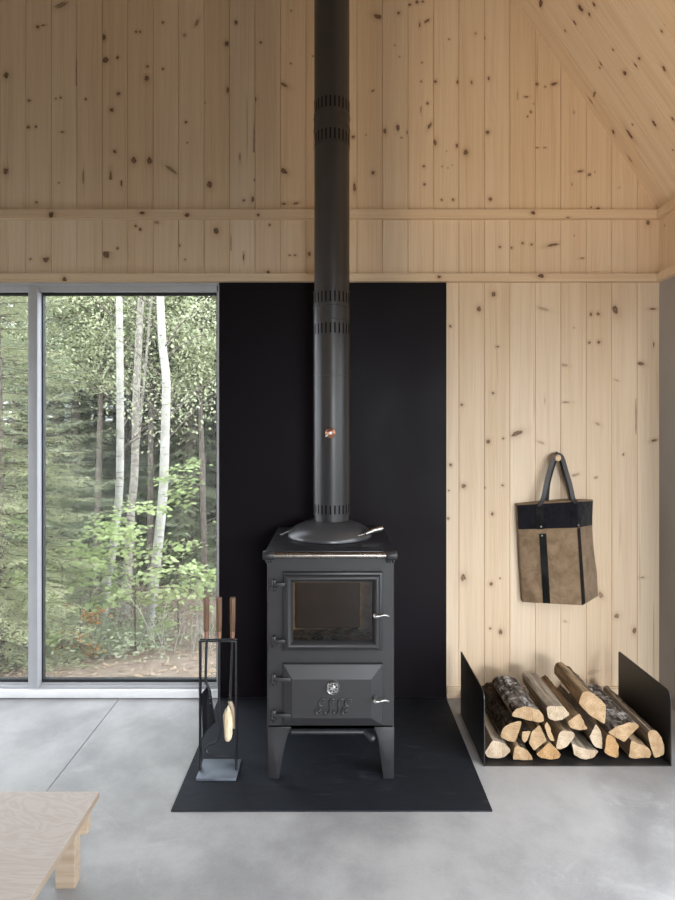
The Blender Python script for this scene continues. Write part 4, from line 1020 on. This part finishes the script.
# bare twigs and undergrowth
L = Leaves(); rg = random.Random(9)
for i in range(5200):
    x, y = rg.uniform(-9, 0), rg.uniform(4., 11); z = gz(x, y)+.012; a = rg.uniform(0, 6.28)
    d = Vector((math.cos(a), math.sin(a), rg.uniform(-.2, .3))).normalized(); n = Vector((rg.uniform(-.5, .5), rg.uniform(-.5, .5), 1)); n = (n-d*n.dot(d)).normalized()
    leaf(L, Vector((x, y, z)), d, n, rg.uniform(.03, .065), False)
o = link('fallen_leaves', L.mesh('fallen_leaves'), M['dead']); tag(o, 'brown fallen leaves scattered over the ground outside the window', 'leaves', None, 'stuff')
bm = B()
for i in range(150):
    px = rg.uniform(-60, 215); Y = rg.uniform(6.4, 9.5); p = Vector(tagd(px, Y)); h = rg.uniform(.3, 1.1); a = rg.uniform(-.7, .7)
    tube(bm, [p, p+Vector((a*h*.4, 0, h*.6)), p+Vector((a*h, rg.uniform(-.2, .2), h))], [.006, .004, .002], 4)
tag(obj('undergrowth_twigs', bm, M['trunkp']), 'bare twigs of the undergrowth rising from the ground outside', 'twigs', None, 'stuff')
L = Leaves()
for i in range(230):
    px = rg.uniform(-60, 160); Y = rg.uniform(6.2, 9.8); p = Vector(tagd(px, Y))
    for q in range(26):
        a = rg.uniform(0, 6.28); d = Vector((math.cos(a), math.sin(a), rg.uniform(-.2, .5))).normalized(); n = Vector((0, rg.uniform(-.5, .2), 1)); n = (n-d*n.dot(d)).normalized()
        leaf(L, p+Vector((rg.gauss(0, .18), rg.gauss(0, .18), abs(rg.gauss(.08, .16)))), d, n, rg.uniform(.035, .075), False)
tag(link('ground_cover', L.mesh('ground_cover'), M['spruce']), 'low green undergrowth covering the ground beneath the trees', 'undergrowth', None, 'stuff')

# ------------------------------------------------------------------ light and camera
sc = bpy.context.scene
wd = bpy.data.worlds.new('sky'); sc.world = wd; wd.use_nodes = True
bg = wd.node_tree.nodes['Background']; bg.inputs[0].default_value = (.89, .96, 1.04, 1); bg.inputs[1].default_value = 4.5
def area(name, loc, rot, sx_, sy_, watt, col):
    l = bpy.data.lights.new(name, 'AREA'); l.shape = 'RECTANGLE'; l.size = sx_; l.size_y = sy_; l.energy = watt; l.color = col
    o = bpy.data.objects.new(name, l); C.objects.link(o); o.location = loc; o.rotation_euler = rot
    return o
RD = math.radians
area('daylight_right_window', (XR+1.0, -.8, 2.95), (0, RD(62), 0), 1.9, 5.0, 210, (.92, .97, 1.))
area('daylight_rear_window', (1.5, YF-3.0, 2.25), (RD(85), 0, RD(4)), 2.6, 1.3, 620, (.95, .98, 1.))
area('daylight_left_window', (XL-.2, 2.3, 1.1), (0, RD(-90), 0), 2.1, 1.0, 10, (.95, .97, 1.))
pl = bpy.data.lights.new('fill_spot_right', 'SPOT'); pl.energy = 38; pl.color = (1, .76, .52); pl.shadow_soft_size = .12; pl.spot_size = RD(112); pl.spot_blend = 1  # added warm fill for the upper right wall, no fixture modelled
po_ = bpy.data.objects.new('fill_spot_right', pl); C.objects.link(po_); po_.location = (1.55, 1.2, 1.9)
po_.rotation_euler = Vector((-.42, 1.0, 1.7)).to_track_quat('-Z', 'Y').to_euler()
fl = bpy.data.lights.new('fill_spot_left', 'SPOT'); fl.energy = 120; fl.color = (1, .80, .58); fl.shadow_soft_size = .35; fl.spot_size = RD(74); fl.spot_blend = 1  # added unseen fill from the left to brighten the right ceiling slope
fo = bpy.data.objects.new('fill_spot_left', fl); C.objects.link(fo); fo.location = (-1.2, .8, 1.2)
fo.rotation_euler = Vector((2.8, 1.45, 2.0)).to_track_quat('-Z', 'Y').to_euler()
cam = bpy.data.cameras.new('camera'); co = bpy.data.objects.new('camera', cam); C.objects.link(co)
co.location = (0, 0, EYE); co.rotation_euler = (RD(90), 0, 0); cam.sensor_width = 36; cam.lens = F/900*36
cam.shift_x = (337.5-CX-.2)/900; cam.shift_y = -(450-CY-.9)/900; cam.clip_start = .05; cam.clip_end = 200
sc.camera = co
sc.view_settings.view_transform = 'Standard'; sc.view_settings.look = 'None'; sc.view_settings.gamma = 1; sc.view_settings.use_curve_mapping = False
sc.view_settings.exposure = .15
sc.cycles.max_bounces = 12; sc.cycles.diffuse_bounces = 6; sc.cycles.transparent_max_bounces = 16
